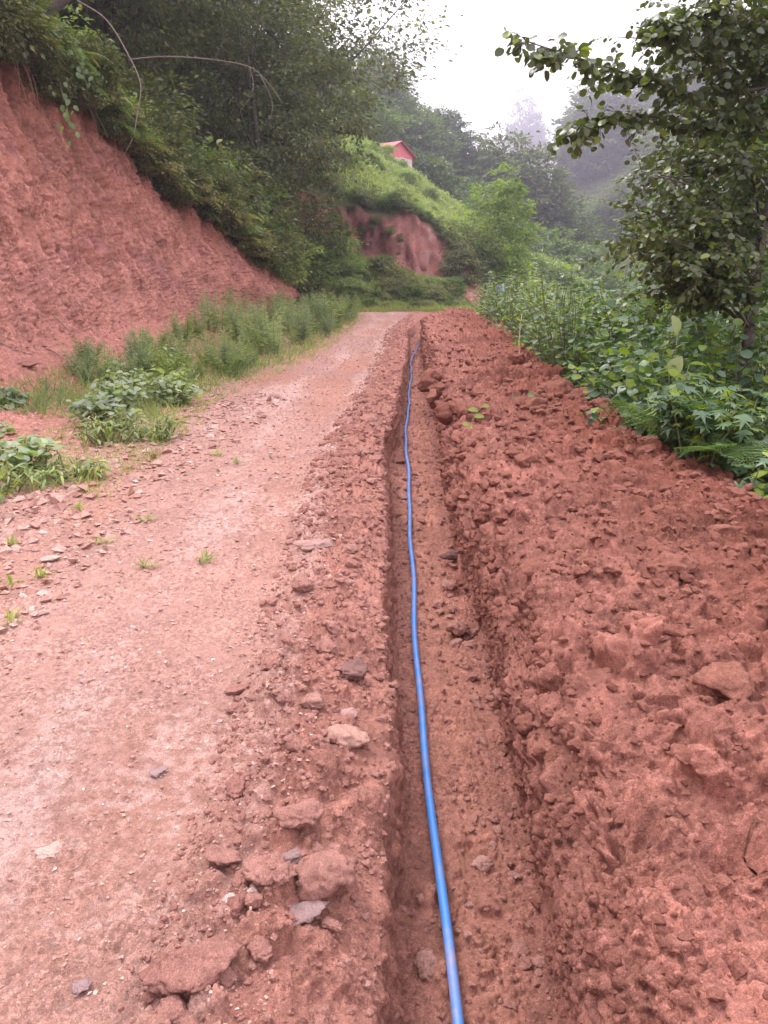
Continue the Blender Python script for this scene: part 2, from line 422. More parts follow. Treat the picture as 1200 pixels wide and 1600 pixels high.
gx = np.concatenate([-np.geomspace(650, 16, 34), np.arange(-15.5, -4, .32), np.arange(-3.9, 6.5, .15), np.arange(6.7, 30, .32), np.geomspace(30.5, 650, 36)])
gy = np.concatenate([-np.geomspace(650, 6, 24), np.arange(-5, 28, 1.2), np.arange(28.3, 35.6, .35), np.arange(35.7, 54, .16), np.geomspace(54.3, 96, 70), np.geomspace(98, 650, 70)])
XX, YY = np.meshgrid(gx, gy)
xf, yf = XX.ravel(), YY.ravel()
zf = terr(xf, yf)
inn = (np.clip((xf + 7.5) / 1, 0, 1) * np.clip((4.2 - xf) / 1, 0, 1)) * np.clip((34.8 - yf) / .5, 0, 1)
zf = zf * (1 - inn) + np.minimum(zf, -1.0) * inn
P3 = np.stack([xf, yf, zf], 1)
Zg = zf.reshape(XX.shape)
gyz, gxz = np.gradient(Zg, gy, gx)
slope = np.hypot(gxz, gyz).ravel()
nearm = np.clip((52 - yf) / 2, 0, 1)
bare = np.clip((slope - .95) * 2.2, 0, 1) * nearm * (yf > 45)
bare = np.clip(bare + np.clip((fbm(P3, .9, 2, 9) - .25) * 4, 0, 1) * .5 * nearm * (yf > 43), 0, 1)
roadm = np.clip((39.6 - yf + .3 * np.clip(xf, -3, 5)) / .8, 0, 1) * (xf > -4) * (xf < 7)
patch = np.clip(1.2 - np.hypot((xf - 5.2) / .9, (yf - 46) / 2.6), 0, 1)
bare = np.clip(bare + patch * 1.5, 0, 1)
green = np.array([.15, .175, .07]) * (1 + .25 * fbm(P3, .8, 2, 3))[:, None]
red = (np.array([.64, .28, .24])[None] * (1 + .8 * fbm(P3, (2.5, 2.5, .6), 3, 4) + .18 * np.clip(xf - .5, -1.5, 2) )[:, None])
red = red * (1 - np.clip(fbm(P3, (1.2, 1.2, .8), 2, 8) - .1, 0, 1)[:, None] * np.array([.6, .7, .7]))
C = green * (1 - bare[:, None]) + red * bare[:, None]
C = C * (1 - roadm[:, None]) + np.array([.46, .235, .175]) * roadm[:, None]
P3[:, 2] += np.where(bare > .3, fbm(P3, (3, 3, 1.5), 3, 21) * .18, 0)
P3[:, 1] += np.where(bare > .3, (fbm(P3, (1.7, 1, .5), 3, 22) * .9 + np.abs(fbm(P3, (3.5, 1, .9), 3, 23)) * .5 + fbm(P3, (5, 3, 2.2), 3, 24) * .35), 0)
ny, nx = XX.shape
idx = np.arange(nx * ny).reshape(ny, nx)
Fq = np.stack([idx[:-1, :-1], idx[:-1, 1:], idx[1:, 1:], idx[1:, :-1]], -1).reshape(-1, 4)
obj('hillside_terrain', mesh_np('hillside_terrain', P3, Fq, True, np.clip(C, .02, .8), M_TERR), kind='structure')

# ------------------------------------------------------------------ terrain: the worked ground near the camera
def st(y, ys, vs): return np.interp(y, ys, vs)
def keypoints(RY):
    Yb = [.3, 3, 6, 9, 12.7, 16, 19, 22.7, 25.7, 28, 30.5, 36]
    x_f = st(RY, Yb, [-3.9, -3.9, -4.1, -4.3, -4.3, -4.2, -4.0, -3.8, -3.45, -3.2, -3.0, -3.3])
    x_c = st(RY, Yb, [-5.9, -5.9, -6, -6, -6, -5.8, -5.4, -5.1, -4.4, -4.0, -3.6, -3.8])
    z_c = st(RY, Yb, [1.9, 1.9, 1.9, 1.9, 1.9, 1.85, 1.7, 1.5, 1.2, 1.0, .8, .7])
    x_t = st(RY, Yb, [-7.4, -7.4, -7.4, -7.3, -7.2, -7.0, -6.6, -6.2, -5.2, -4.7, -4.1, -4.4])
    z_t = st(RY, Yb, [5.8, 5.8, 5.8, 5.8, 5.7, 5.6, 5.3, 4.2, 3.4, 2.5, 1.7, 1.5])
    x_l = st(RY, [.3, 4, 6, 7.6, 11.2, 15.7, 29.8, 36], [-3.0, -2.9, -3.04, -2.65, -2.5, -1.7, -1.0, -1.3])
    fL = st(RY, [.3, 3, 7.9, 11.5, 19, 24.6, 29, 36], [.055, .06, .06, .29, .6, .8, 1.35, 2.0])
    fR = -.02 + st(RY, [.3, 1.4, 2.1, 3, 4.4, 5.6, 7.9, 11.5, 19, 24.6, 29, 36], [.42, .455, .52, .57, .58, .55, .62, .76, .95, 1.15, 1.65, 2.3])
    lL = st(RY, [.3, 2.2, 4, 8, 9.2, 15.5, 20, 24.6, 29, 36], [.03, .03, .0, .01, .12, .41, .6, .7, 1.2, 1.9])
    dep = st(RY, [.3, 20, 25, 29, 31, 36], [.43, .43, .36, .2, 0.04, 0])
    x_cr = st(RY, [.3, 2, 5, 9, 13, 20, 26, 31, 36], [1.75, 1.9, 1.8, 1.85, 2.15, 2.6, 2.9, 3.3, 3.6])
    z_cr = st(RY, [.3, 2, 5, 7, 10, 15, 20, 26, 31, 34, 36], [.46, .46, .43, .40, .42, .43, .43, .42, .30, .10, 0])
    o = np.ones_like(RY)
    wig = vnoise(np.stack([RY * 1.3, 0 * RY, 0 * RY], 1), 1, 77) * .035
    lL = lL + wig; fL = fL + wig * .5
    wig2 = vnoise(np.stack([RY * .9, 0 * RY + 9, 0 * RY], 1), 1, 78) * .04
    fR = fR + wig2
    return dict(x_f=x_f, x_t=x_t, z_t=z_t, x_l=x_l, x_cr=x_cr), [(x_t - 7, z_t + 4.0), (x_t - 1.5, z_t + .7), (x_t, z_t), (x_c, z_c), (x_f - 1.0, .33 * z_c), (x_f, .12 * o), (x_l, .0 * o),
          (.55 * x_l + .45 * lL, .015 * o), (lL - .62, .10 * np.exp(-((RY - 32.5) / 1.6) ** 2)), (lL - .27, .05 * o + .10 * np.exp(-((RY - 31.5) / 1.8) ** 2)), (lL, -.02 * o - .09 * np.clip((3.4 - RY) / 1.4, 0, 1)), (fL, -dep), (fR + .03, -dep - .03), (fR + .0, .0 * o),
          (fR + .125, .33 * o * (z_cr / .5)), (x_cr, z_cr), (x_cr + .32, z_cr - .08), (x_cr + .85, -.25 * o), (x_cr + 3.2, -.3 * o), (x_cr + 8, -.9 * o)]

CNT = [10, 12, 124, 62, 44, 40, 96, 92, 52, 46, 26, 78, 52, 44, 140, 42, 30, 12, 10]
cum = np.concatenate([[0], np.cumsum(CNT)])
def worked(RY, ka, kb):
    """the dug and driven ground between two key lines: positions and base colours on a grid"""
    _, KP = keypoints(RY)
    US = np.concatenate([[k + i / CNT[k] for i in range(CNT[k])] for k in range(ka, int(kb))] + ([[kb]] if kb == int(kb) else [np.arange(int(kb), kb, 1 / CNT[int(kb)])]))
    KX = np.stack([k[0] for k in KP], 1); KZ = np.stack([k[1] for k in KP], 1)
    ext_l = np.array([ka - j / CNT[ka - 1] for j in range(9, 0, -1)]) if ka > 0 else np.zeros(0)
    du_r = 1 / CNT[min(int(kb), len(CNT) - 1)]
    ext_r = np.array([US[-1] + j * du_r for j in range(1, 10)]) if kb < len(CNT) else np.zeros(0)
    n_l, n_r = len(ext_l), len(ext_r)
    US = np.concatenate([ext_l, US, ext_r])
    k0 = np.clip(np.floor(US).astype(int), 0, len(KP) - 2); fr = US - k0
    BX = KX[:, k0] * (1 - fr) + KX[:, k0 + 1] * fr
    BZ = KZ[:, k0] * (1 - fr) + KZ[:, k0 + 1] * fr
    def smooth_u(A, w):
        k = np.ones(2 * w + 1) / (2 * w + 1)
        Ap = np.pad(A, ((0, 0), (w, w)), mode='edge')
        Ap[:, :w] = 2 * A[:, :1] - A[:, w:0:-1]; Ap[:, -w:] = 2 * A[:, -1:] - A[:, -2:-w - 2:-1]
        return np.apply_along_axis(lambda r: np.convolve(r, k, 'valid'), 1, Ap)
    BX = smooth_u(BX, 6); BZ = smooth_u(BZ, 6)
    nr, nc = BX.shape
    BY = np.repeat(RY[:, None], nc, 1)
    # a rough base normal
    du = np.stack([np.gradient(BX, axis=1), 0 * BX, np.gradient(BZ, axis=1)], -1)
    dv = np.stack([np.gradient(BX, axis=0), np.gradient(BY, axis=0), np.gradient(BZ, axis=0)], -1)
    NRM = np.cross(du, dv); NRM /= np.linalg.norm(NRM, axis=2, keepdims=True) + 1e-9
    P = np.stack([BX, BY, BZ], -1).reshape(-1, 3).astype(np.float32)
    NN = NRM.reshape(-1, 3).astype(np.float32)
    U = np.tile(US, nr)
    def zone(*pts):
        """piecewise-linear weight along u"""
        return np.interp(U, [p[0] for p in pts], [p[1] for p in pts]).astype(np.float32)
    yy = P[:, 1]
    fade = np.clip(8 / (yy + .1), .35, 1).astype(np.float32)
    w_low = zone((0, .5), (2, .22), (4, .10), (5, .06), (6, .025), (9, .025), (9.7, .035), (10, .06), (10.5, .05), (11, .025), (12, .015), (12.5, .03), (13, .03), (14.2, .07), (16, .10), (17, .06), (19, .1))
    w_big = zone((0, 0), (4, .0), (5, .02), (6, .0), (8, .0), (8.7, .05), (9.4, .06), (10, .02), (10.9, .015), (11.3, .035), (12, .03), (12.4, .015), (12.9, .03), (13.4, .07), (14.4, .135), (16.5, .13), (17.5, .02), (19, 0))
    w_med = zone((0, 0), (2, .055), (3.2, .06), (4, .075), (5.2, .05), (6, .016), (7, .012), (8, .016), (8.5, .055), (9.6, .048), (10, .034), (11, .030), (11.7, .034), (12, .012), (12.4, .016), (12.8, .03), (13.2, .05), (14, .066), (16.5, .066), (19, .02))
    w_sml = zone((0, 0), (2, .030), (4.5, .024), (5.5, .014), (6.3, .010), (7, .008), (8, .010), (8.6, .012), (9.8, .008), (10.5, .006), (11.5, .011), (13, .009), (14, .013), (17, .014), (19, .01))
    w_str = zone((1.9, 0), (2.15, 1), (3.0, 1), (3.6, .6), (4.3, .0), (10.05, 0), (10.4, .2), (11, 0), (12, .0), (12.3, .3), (13, .0))
    warp = np.stack([fbm(P, 3, 2, 31), fbm(P, 3, 2, 32), fbm(P, 3, 2, 33)], 1) * .09
    Pw = P + warp
    low = fbm(P, .9, 4, 40) + .35 * np.abs(fbm(P, 3.1, 3, 41)) - .15
    big, rb, eb = clods(Pw, 3.4, 50, 1.25)
    mask = np.clip(fbm(P, 1.6, 3, 80) * 1.6 + .55, .15, 1.2)        # lumpier and smoother stretches
    strn = fbm(P, (2.2, 5.5, .55), 3, 90) + .5 * fbm(P, (6, 16, 1.2), 2, 91)
    # first the large forms, then the broken detail along the normals of the result
    d1 = w_low * low + w_big * big * (.6 + .6 * mask) + w_str * (strn * .22 - .20 * np.abs(fbm(P, (2.5, 4.5, .7), 3, 95)))
    d1 += w_str * zone((3, 1), (3.4, 0)) * (.11 * fbm(P, (6, 12, 1.0), 3, 93) + .08 * fbm(P, (11, 17, .8), 2, 96) - .10 * np.clip(fbm(P, (1.6, 2.2, 1.0), 3, 94) - .25, 0, 1))
    for cx, wdt, dp in ((-.85, .17, .026), (-2.15, .24, .028)):      # wheel tracks
        cxx = cx + .12 * np.sin(yy * .5) + np.interp(yy, [0, 12, 30], [0, .1, .9])
        d1 -= dp * np.exp(-((P[:, 0] - cxx) / wdt) ** 2) * ((U > 6) & (U < 8.6))
    def regrid(Q, NB, mixin):
        A = Q.reshape(nr, nc, 3)
        n_ = np.cross(np.gradient(A, axis=1), np.gradient(A, axis=0)); n_ /= np.linalg.norm(n_, axis=2, keepdims=True) + 1e-9
        n_ = n_.reshape(-1, 3) + NB * mixin
        return (n_ / (np.linalg.norm(n_, axis=1, keepdims=True) + 1e-9)).astype(np.float32)
    P0 = P
    P = (P + NN * d1[:, None]).astype(np.float32)
    NN = regrid(P, NN, .35)
    warp = np.stack([fbm(P, 5, 2, 34), fbm(P, 5, 2, 35), fbm(P, 5, 2, 36)], 1) * .06
    Pw = P + warp
    med, rm, em = clods(Pw, 9.0, 60, 1.7)
    med2, rm2, em2 = clods(Pw + 7, 18, 66, 2.0)
    smoothslope = np.clip(1 - np.abs(U - 9.75) / .55, 0, 1) * np.clip((2.9 - yy) / .8, 0, 1)
    k = (1 - .85 * smoothslope)
    disp = w_med * (med * mask + .34 * med2 * (1.3 - mask * .5)) * k
    P = (P + NN * disp[:, None]).astype(np.float32)
    NN = regrid(P, NN, .6)
    sml, rs, es = clods(P + warp * .3, 34, 70)
    disp = w_sml * (sml - .3) * (.55 + .45 * k)
    micro = fbm(P, 60, 3, 97) * zone((0, .004), (6, .0035), (8, .003), (12, .004), (14, .006), (17, .006))
    disp += micro
    Pd = P + NN * disp[:, None]
    # a few deep hollows in the spoil
    for hx, hy, hr, hd in ((1.22, 6.1, .22, .16), (1.62, 6.6, .25, .12), (1.18, 1.95, .12, .10), (.86, 1.45, .13, .12), (1.35, 2.9, .16, .09), (1.05, 3.4, .12, .08)):
        d2 = ((P[:, 0] - hx) / hr / 1.5) ** 2 + ((P[:, 1] - hy) / hr) ** 2
        Pd[:, 2] -= hd * np.exp(-d2 * 2.5) * (.6 + .7 * eb)
    for hx, hy, rx, ry, hd in ((.62, 1.62, .05, .16, .20), (.66, 2.05, .05, .10, .14), (.86, 1.52, .10, .035, .12), (.62, 3.3, .05, .22, .12), (.60, 5.0, .06, .3, .14), (-.02, 3.1, .06, .25, .07), (-.03, 4.6, .07, .4, .08), (.02, 7.0, .08, .5, .08), (.70, 7.6, .07, .4, .12)):
        g_ = np.exp(-((Pd[:, 0] - hx) / rx) ** 2 - ((Pd[:, 1] - hy) / ry) ** 2) * np.clip((Pd[:, 2] + .35) * 4, 0, 1)
        Pd[:, 2] -= hd * g_ * (.5 + .7 * em)
    # colours (what the dry, the moist and the crushed earth really are)
    def cz(*pts):
        us = [p[0] for p in pts]
        return np.stack([np.interp(U, us, [p[1][i] for p in pts]) for i in range(3)], 1)
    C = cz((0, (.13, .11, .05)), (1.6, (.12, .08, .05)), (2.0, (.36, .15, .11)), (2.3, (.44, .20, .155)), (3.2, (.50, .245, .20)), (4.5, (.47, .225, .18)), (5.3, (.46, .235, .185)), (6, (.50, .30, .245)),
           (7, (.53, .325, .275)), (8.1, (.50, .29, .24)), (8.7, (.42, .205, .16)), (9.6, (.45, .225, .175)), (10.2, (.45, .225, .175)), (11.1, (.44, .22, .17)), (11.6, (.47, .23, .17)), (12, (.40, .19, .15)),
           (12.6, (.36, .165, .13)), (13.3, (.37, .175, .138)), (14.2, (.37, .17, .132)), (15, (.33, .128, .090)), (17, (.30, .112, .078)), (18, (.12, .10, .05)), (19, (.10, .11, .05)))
    c_low = fbm(P, .7, 3, 101)[:, None]; c_mid = fbm(P, 4, 4, 102)[:, None]; c_hi = fbm(P, 30, 3, 103)[:, None]
    C = C * (1 + .16 * c_low + .16 * c_mid + .20 * c_hi)
    onroad = zone((5.6, 0), (6.2, 1), (8.3, 1), (8.8, 0))
    tc = -.85 + .12 * np.sin(yy * .5) + np.interp(yy, [0, 12, 30], [0, .1, .9])
    wob = fbm(P, (1.2, .5, 1), 3, 111) * .22
    track = np.exp(-((P[:, 0] - tc + wob) / .24) ** 2) + np.exp(-((P[:, 0] - tc + 1.3 + wob) / .28) ** 2)
    ridge_ = np.exp(-((P[:, 0] - tc - .36 + wob) / .13) ** 2) + np.exp(-((P[:, 0] - tc + .42 + wob) / .16) ** 2) + .7 * np.exp(-((P[:, 0] - tc + 1.72 + wob) / .16) ** 2)
    orange = np.clip(fbm(P, (.9, .45, 1), 3, 110) * 2.0 - .25 + track * .75, 0, 1) * onroad
    C = C * (1 - .65 * orange[:, None]) + np.array([.52, .255, .175]) * .65 * orange[:, None]
    chalk = np.clip(fbm(P, (1.6, .7, 1), 4, 115) * 2.2 - .55 + ridge_ * 1.05 + c_hi[:, 0] * 1.3, 0, 1) * onroad
    C = C * (1 - .75 * chalk[:, None]) + np.array([.68, .48, .43]) * .75 * chalk[:, None]
    grey = np.clip(fbm(P, (1.1, .5, 1), 3, 119) * 2.4 - .5, 0, 1) * onroad
    C = C * (1 - .35 * grey[:, None]) + np.array([.38, .25, .23]) * .35 * grey[:, None]
    cell = (rm * .5 + rs * .25 + rb * .25)[:, None]; lumpy = zone((5, .3), (6, .15), (8.4, .2), (9, .6), (10.8, .5), (12.6, .8), (14, 1.0), (17, 1.0))[:, None]
    C = C * (1 + (.75 * cell - .37) * lumpy)
    dirty = zone((9, 0), (10, .3), (13, .7), (15, 1), (17, 1))
    C = C * (1 - .30 * (dirty * np.clip(fbm(P, 1.3, 3, 130) * 2 - .1, 0, 1))[:, None])
    streak = fbm(P, (5, 9, .7), 3, 150) * zone((1.9, .5), (2.2, 1), (3.2, .8), (4, .2), (5, 0))
    C = C * (1 + .38 * streak[:, None])
    C = C * (1 - .45 * np.clip(zone((1.9, 1), (2.25, .35), (2.6, 0)) + .6 * fbm(P, (1.5, 2, .5), 3, 151) * zone((1.9, 1), (2.7, 0)), 0, 1)[:, None])
    violet = np.clip(fbm(P, (1.2, 1.2, 2.5), 3, 140) * 2 - .3, 0, 1) * zone((2.2, 1), (4.5, .8), (5.5, 0))
    C = C * (1 - violet[:, None] * np.array([.18, .20, .06]))
    C = C * (1 + (.16 * np.clip((3.2 - yy) / 1.5, 0, 1) * zone((12.8, 0), (13.5, 1)))[:, None])
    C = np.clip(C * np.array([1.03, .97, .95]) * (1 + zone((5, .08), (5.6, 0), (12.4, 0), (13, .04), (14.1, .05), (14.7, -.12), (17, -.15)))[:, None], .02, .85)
    return Pd.reshape(nr, nc, 3)[:, n_l:nc - n_r], np.concatenate([C, (onroad * (.35 + .65 * chalk))[:, None]], 1).reshape(nr, nc, 4)[:, n_l:nc - n_r]

def rows(y0, y1, f):
    out = [y0]
    while out[-1] < y1: out.append(out[-1] + f(out[-1]))
    return np.array(out)
RB = rows(.45, 36.2, lambda y: .0035 * y if y > 5 else .06)
RY = rows(.45, 36.2, lambda y: 2.0 * min((y * y + 2.56) / 1240, .0046 * y))
RH = rows(.45, 36.2, lambda y: min((y * y + 2.56) / 1240 * 1.05,   .0034 * y) if y < 12 else .0065 * y)
GB, CB = worked(RB, 0, 6)
GR, CR = worked(RY, 6, 10.12)
GH, CH = worked(RH, 10, 17)
GV, CV = worked(RY, 17, 19)
kd, _ = keypoints(RY)
x_f, x_t, z_t, x_l, x_cr = kd['x_f'], kd['x_t'], kd['z_t'], kd['x_l'], kd['x_cr']
def grid_obj(name, A, Cc, mat):
    n1, n2 = A.shape[:2]
    li = np.arange(n1 * n2).reshape(n1, n2)
    F = np.stack([li[:-1, :-1], li[:-1, 1:], li[1:, 1:], li[1:, :-1]], -1).reshape(-1, 4)
    me = mesh_np(name, A.reshape(-1, 3), F, True, np.zeros(3), mat)
    me.color_attributes['col'].data.foreach_set('color', np.ascontiguousarray(Cc.reshape(-1), dtype=np.float32))
    return obj(name, me, kind='structure')
grid_obj('earth_bank', GB, CB, M_BANK)
grid_obj('dirt_road', GR, CR, M_SOIL)
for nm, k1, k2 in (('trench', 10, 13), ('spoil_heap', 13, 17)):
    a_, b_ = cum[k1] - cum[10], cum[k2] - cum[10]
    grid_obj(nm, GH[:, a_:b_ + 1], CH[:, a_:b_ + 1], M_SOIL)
grid_obj('verge', GV, CV, M_SOIL)
# one lookup grid over all of them (resampled to the road's rows)
bi = np.clip(np.searchsorted(RB, RY), 0, len(RB) - 1); hi_ = np.clip(np.searchsorted(RH, RY), 0, len(RH) - 1)
PG = np.concatenate([GB[bi][:, :-1], GR[:, :cum[10] - cum[6]], GH[hi_][:, :-1], GV], 1)
nr, nc = PG.shape[:2]
def gpt(x, y):
    """ground point under (x, y)"""
    r = int(np.clip(np.searchsorted(RY, y), 0, nr - 1))
    row = PG[r]
    c = int(np.argmin(np.abs(row[:, 0] - x)))
    return row[c]
def gz(x, y):
    if y > 35.8 or x > 5 or x < -11: return tz(x, y)
    return float(gpt(x, y)[2])

# ------------------------------------------------------------------ stones and clods
def ico(sub):
    import bmesh
    bm = bmesh.new(); bmesh.ops.create_icosphere(bm, subdivisions=sub, radius=1)
    V = np.array([v.co[:] for v in bm.verts]); F = np.array([[v.index for v in f.verts] for f in bm.faces]); bm.free()
    return V, F
def rock(seed, sub=4, angular=.5, rough=.12, flat=.7):
    r = np.random.default_rng(seed)
    V, F = ico(sub)
    for _ in range(9):                                  # chop with random planes: flat broken faces
        n = r.normal(size=3); n /= np.linalg.norm(n)
        d = r.uniform(.45, .82)
        s = V @ n
        V = V - np.clip(s - d, 0, 9)[:, None] * n * angular * 1.6
    V = V + V * (fbm(V.astype(np.float32), 1.6, 3, seed) * .30 + fbm(V.astype(np.float32), 3.6, 5, seed + 5, .62) * rough * 2.4 - np.abs(fbm(V.astype(np.float32), 5, 3, seed + 9)) * rough * 1.6)[:, None]
    V[:, 2] *= flat
    return V, F
ROCKS = [rock(200 + i, 4, random.uniform(.4, .75), random.uniform(.10, .18), random.uniform(.6, .85)) for i in range(9)]
ROCKM = {}
def rock_mesh(i, mat):
    if (i, mat.name) not in ROCKM:
        V, F = ROCKS[i]
        ROCKM[(i, mat.name)] = mesh_np('lump', V, F, True, None, mat)
    return ROCKM[(i, mat.name)]
def put_rock(name, x, y, size, i, mat, label, cat, group=None, rz=0, sc=(1, 1, 1), sink=.35, tilt=0, z=None):
    q = gpt(x, y) if z is None else np.array([x, y, z])
    o = obj(name, rock_mesh(i, mat), loc=(x, y, float(q[2]) + size * sc[2] * (.6 - sink)), label=label, cat=cat, group=group)
    o.rotation_euler = (tilt, tilt * .6, rz)
    o.scale = (size * sc[0], size * sc[1], size * sc[2])
    return o
# the ones that stand out
put_rock('flat_stone', -.40, 4.42, .125, 0, M_STONE, 'long flat brown stone lying at the road edge of the clod strip', 'stone', rz=.1, sc=(1.1, .55, .5))
put_rock('dark_clod', -.12, 2.86, .068, 1, M_DARKSTONE, 'dark brown angular lump among the small clods left of the trench', 'clod', rz=.6, sc=(1, .9, 1.1))
put_rock('flat_stone', -.15, 2.42, .095, 2, M_STONE, 'wide wedge shaped stone nearest the smooth lip of the trench', 'stone', rz=-.1, sc=(1.1, .6, .5), tilt=.2)
put_rock('brown_stone', -.14, 2.58, .045, 3, M_STONE, 'small square faced stone just behind the wide wedge shaped stone', 'stone', rz=.3, sc=(1, .8, .6))
put_rock('orange_clod', -.27, 2.6, .062, 4, M_CLODDRY, 'crumbly orange clod beside the small square faced stone', 'clod', rz=1.0)
put_rock('big_clod', -.17, 1.74, .086, 5, M_CLODDRY, 'largest crumbly clod of the pile at the lower left of the trench', 'clod', rz=.4, sc=(1.1, 1, 1.05), sink=.0)
put_rock('big_clod', -.24, 1.90, .060, 6, M_CLODDRY, 'smooth topped orange clod behind the largest clod of the pile', 'clod', rz=.1, sc=(1.2, .9, .8), sink=-.25)
put_rock('grey_stone', -.265, 1.80, .045, 7, M_GREYSTONE, 'violet grey stone wedged under the orange clod in the pile', 'stone', rz=.7, sc=(1.2, .8, .7))
put_rock('big_clod', -.45, 1.80, .046, 8, M_CLODDRY, 'lone oblong clod lying left of the pile', 'clod', rz=-.5, sc=(1.3, .8, .8), sink=-.05)
put_rock('dark_clod', -.335, 1.70, .050, 1, M_CLODDRY, 'rounded clod directly left of the largest clod of the pile', 'clod', rz=.2, sink=-.1)
put_rock('pale_stone', -.40, 1.625, .026, 2, M_PALESTONE, 'small whitish pink stone left of the rounded clod', 'stone', rz=.3, sc=(1, 1, .8), sink=.1)
put_rock('pale_stone', -.345, 1.655, .018, 6, M_PALESTONE, 'tiny white angular stone touching the rounded clod', 'stone', rz=.9, sink=.1)
put_rock('pale_stone', -.36, 1.735, .014, 4, M_PALESTONE, 'tiny white pebble up the slope from the rounded clod', 'stone', rz=.9, sink=.1)
put_rock('big_clod', -.42, 1.42, .078, 8, M_CLODDRY, 'broad clod at the bottom edge of the road', 'clod', rz=.3, sc=(1.2, .9, .95), sink=.0)
put_rock('big_clod', -.52, 1.415, .062, 7, M_CLODDRY, 'round clod left of the broad clod at the bottom edge', 'clod', rz=1.3, sink=.0)
put_rock('big_clod', -.47, 1.33, .040, 0, M_CLODDRY, 'small clod in front of the broad clod at the bottom edge', 'clod', rz=1.3, sink=.1)
put_rock('grey_stone', -.21, 1.62, .055, 8, M_GREYSTONE, 'dull violet stone under the front of the largest clod', 'stone', rz=.3, sc=(1.3, .8, .6))
put_rock('grey_stone', -.77, 2.255, .034, 4, M_GREYSTONE, 'flat violet grey stone pressed into the middle of the road', 'stone', rz=.3, sc=(1, .9, .25), sink=.5)
put_rock('grey_stone', -.72, 1.43, .022, 5, M_GREYSTONE, 'bluish pebble on the road near the bottom left', 'stone', rz=.3, sc=(1, 1, .6), sink=.2)
put_rock('pale_stone', -.97, 1.86, .036, 6, M_PALESTONE, 'whitish flat stone at the left edge of the road foreground', 'stone', rz=.2, sc=(1, 1, .5), sink=.3)
put_rock('pale_stone', -1.96, 4.28, .05, 8, M_PALESTONE, 'pinkish white broken stone at the left of the road', 'stone', rz=.2, sc=(1.2, .8, .6), sink=.2)
put_rock('orange_clod', .52, 5.35, .10, 2, M_DARKSTONE, 'dark slab of earth jammed across the trench floor', 'clod', rz=.1, sc=(1.1, .5, .55), z=-.38)
put_rock('brown_stone', .56, 3.72, .035, 3, M_DARKSTONE, 'dark pebble against the right wall of the trench floor', 'stone', rz=.1, sc=(1.1, .8, .6), z=-.40)
put_rock('orange_clod', .43, 4.2, .075, 5, M_CLODDRY, 'red clod on the trench floor beside the dark pebble', 'clod', rz=.8, z=-.42)
put_rock('flat_stone', .70, 1.98, .042, 7, M_STONE, 'flat pinkish stone sticking out of the heap above the trench edge', 'stone', rz=.2, sc=(1, .8, .7), z=.20)
put_rock('big_clod', 1.08, 2.15, .10, 0, M_CLOD, 'large rounded clod with a dark gap below on the heap at the right edge', 'clod', rz=.5, sc=(1, 1, .9), sink=.3)
put_rock('big_clod', 1.22, 3.05, .095, 2, M_CLOD, 'largest clod in the middle of the spoil heap', 'clod', rz=.1, sc=(1.2, .9, .9), sink=.4)
put_rock('big_clod', .93, 2.45, .07, 4, M_CLOD, 'split slab leaning on the heap above the crack', 'clod', rz=-.6, sc=(1.3, .6, .6), sink=.1, tilt=.4)
put_rock('pale_stone', -4.02, 13.4, .10, 2, M_PALESTONE, 'pale broken stone at the foot of the earth bank', 'stone', rz=.5, sink=.2)
put_rock('dark_clod', -4.9, 10.6, .20, 3, M_CLODDRY, 'reddish clod lying on the lower slope of the bank', 'clod', rz=.5, sc=(1.2, .8, .6), sink=.3)

for i in range(16):                                     # smaller lumps heaped round the pile
    a_ = random.uniform(0, 6.28); q_ = random.uniform(.07, .22)
    put_rock('clod', -.25 + math.cos(a_) * q_, 1.77 + math.sin(a_) * q_ * .9, random.uniform(.018, .038), i % 9, M_CLODDRY, 'small lump in the pile of clods at the lower left', 'clod', 'lumps round the clod pile', rz=a_, sink=0.0)
for i in range(12):
    put_rock('clod', random.uniform(-.55, -.08), random.uniform(1.28, 1.5), random.uniform(.016, .036), i % 9, M_CLODDRY, 'small lump beside the clods at the bottom edge of the road', 'clod', 'lumps at the bottom edge', rz=i, sink=0.05)
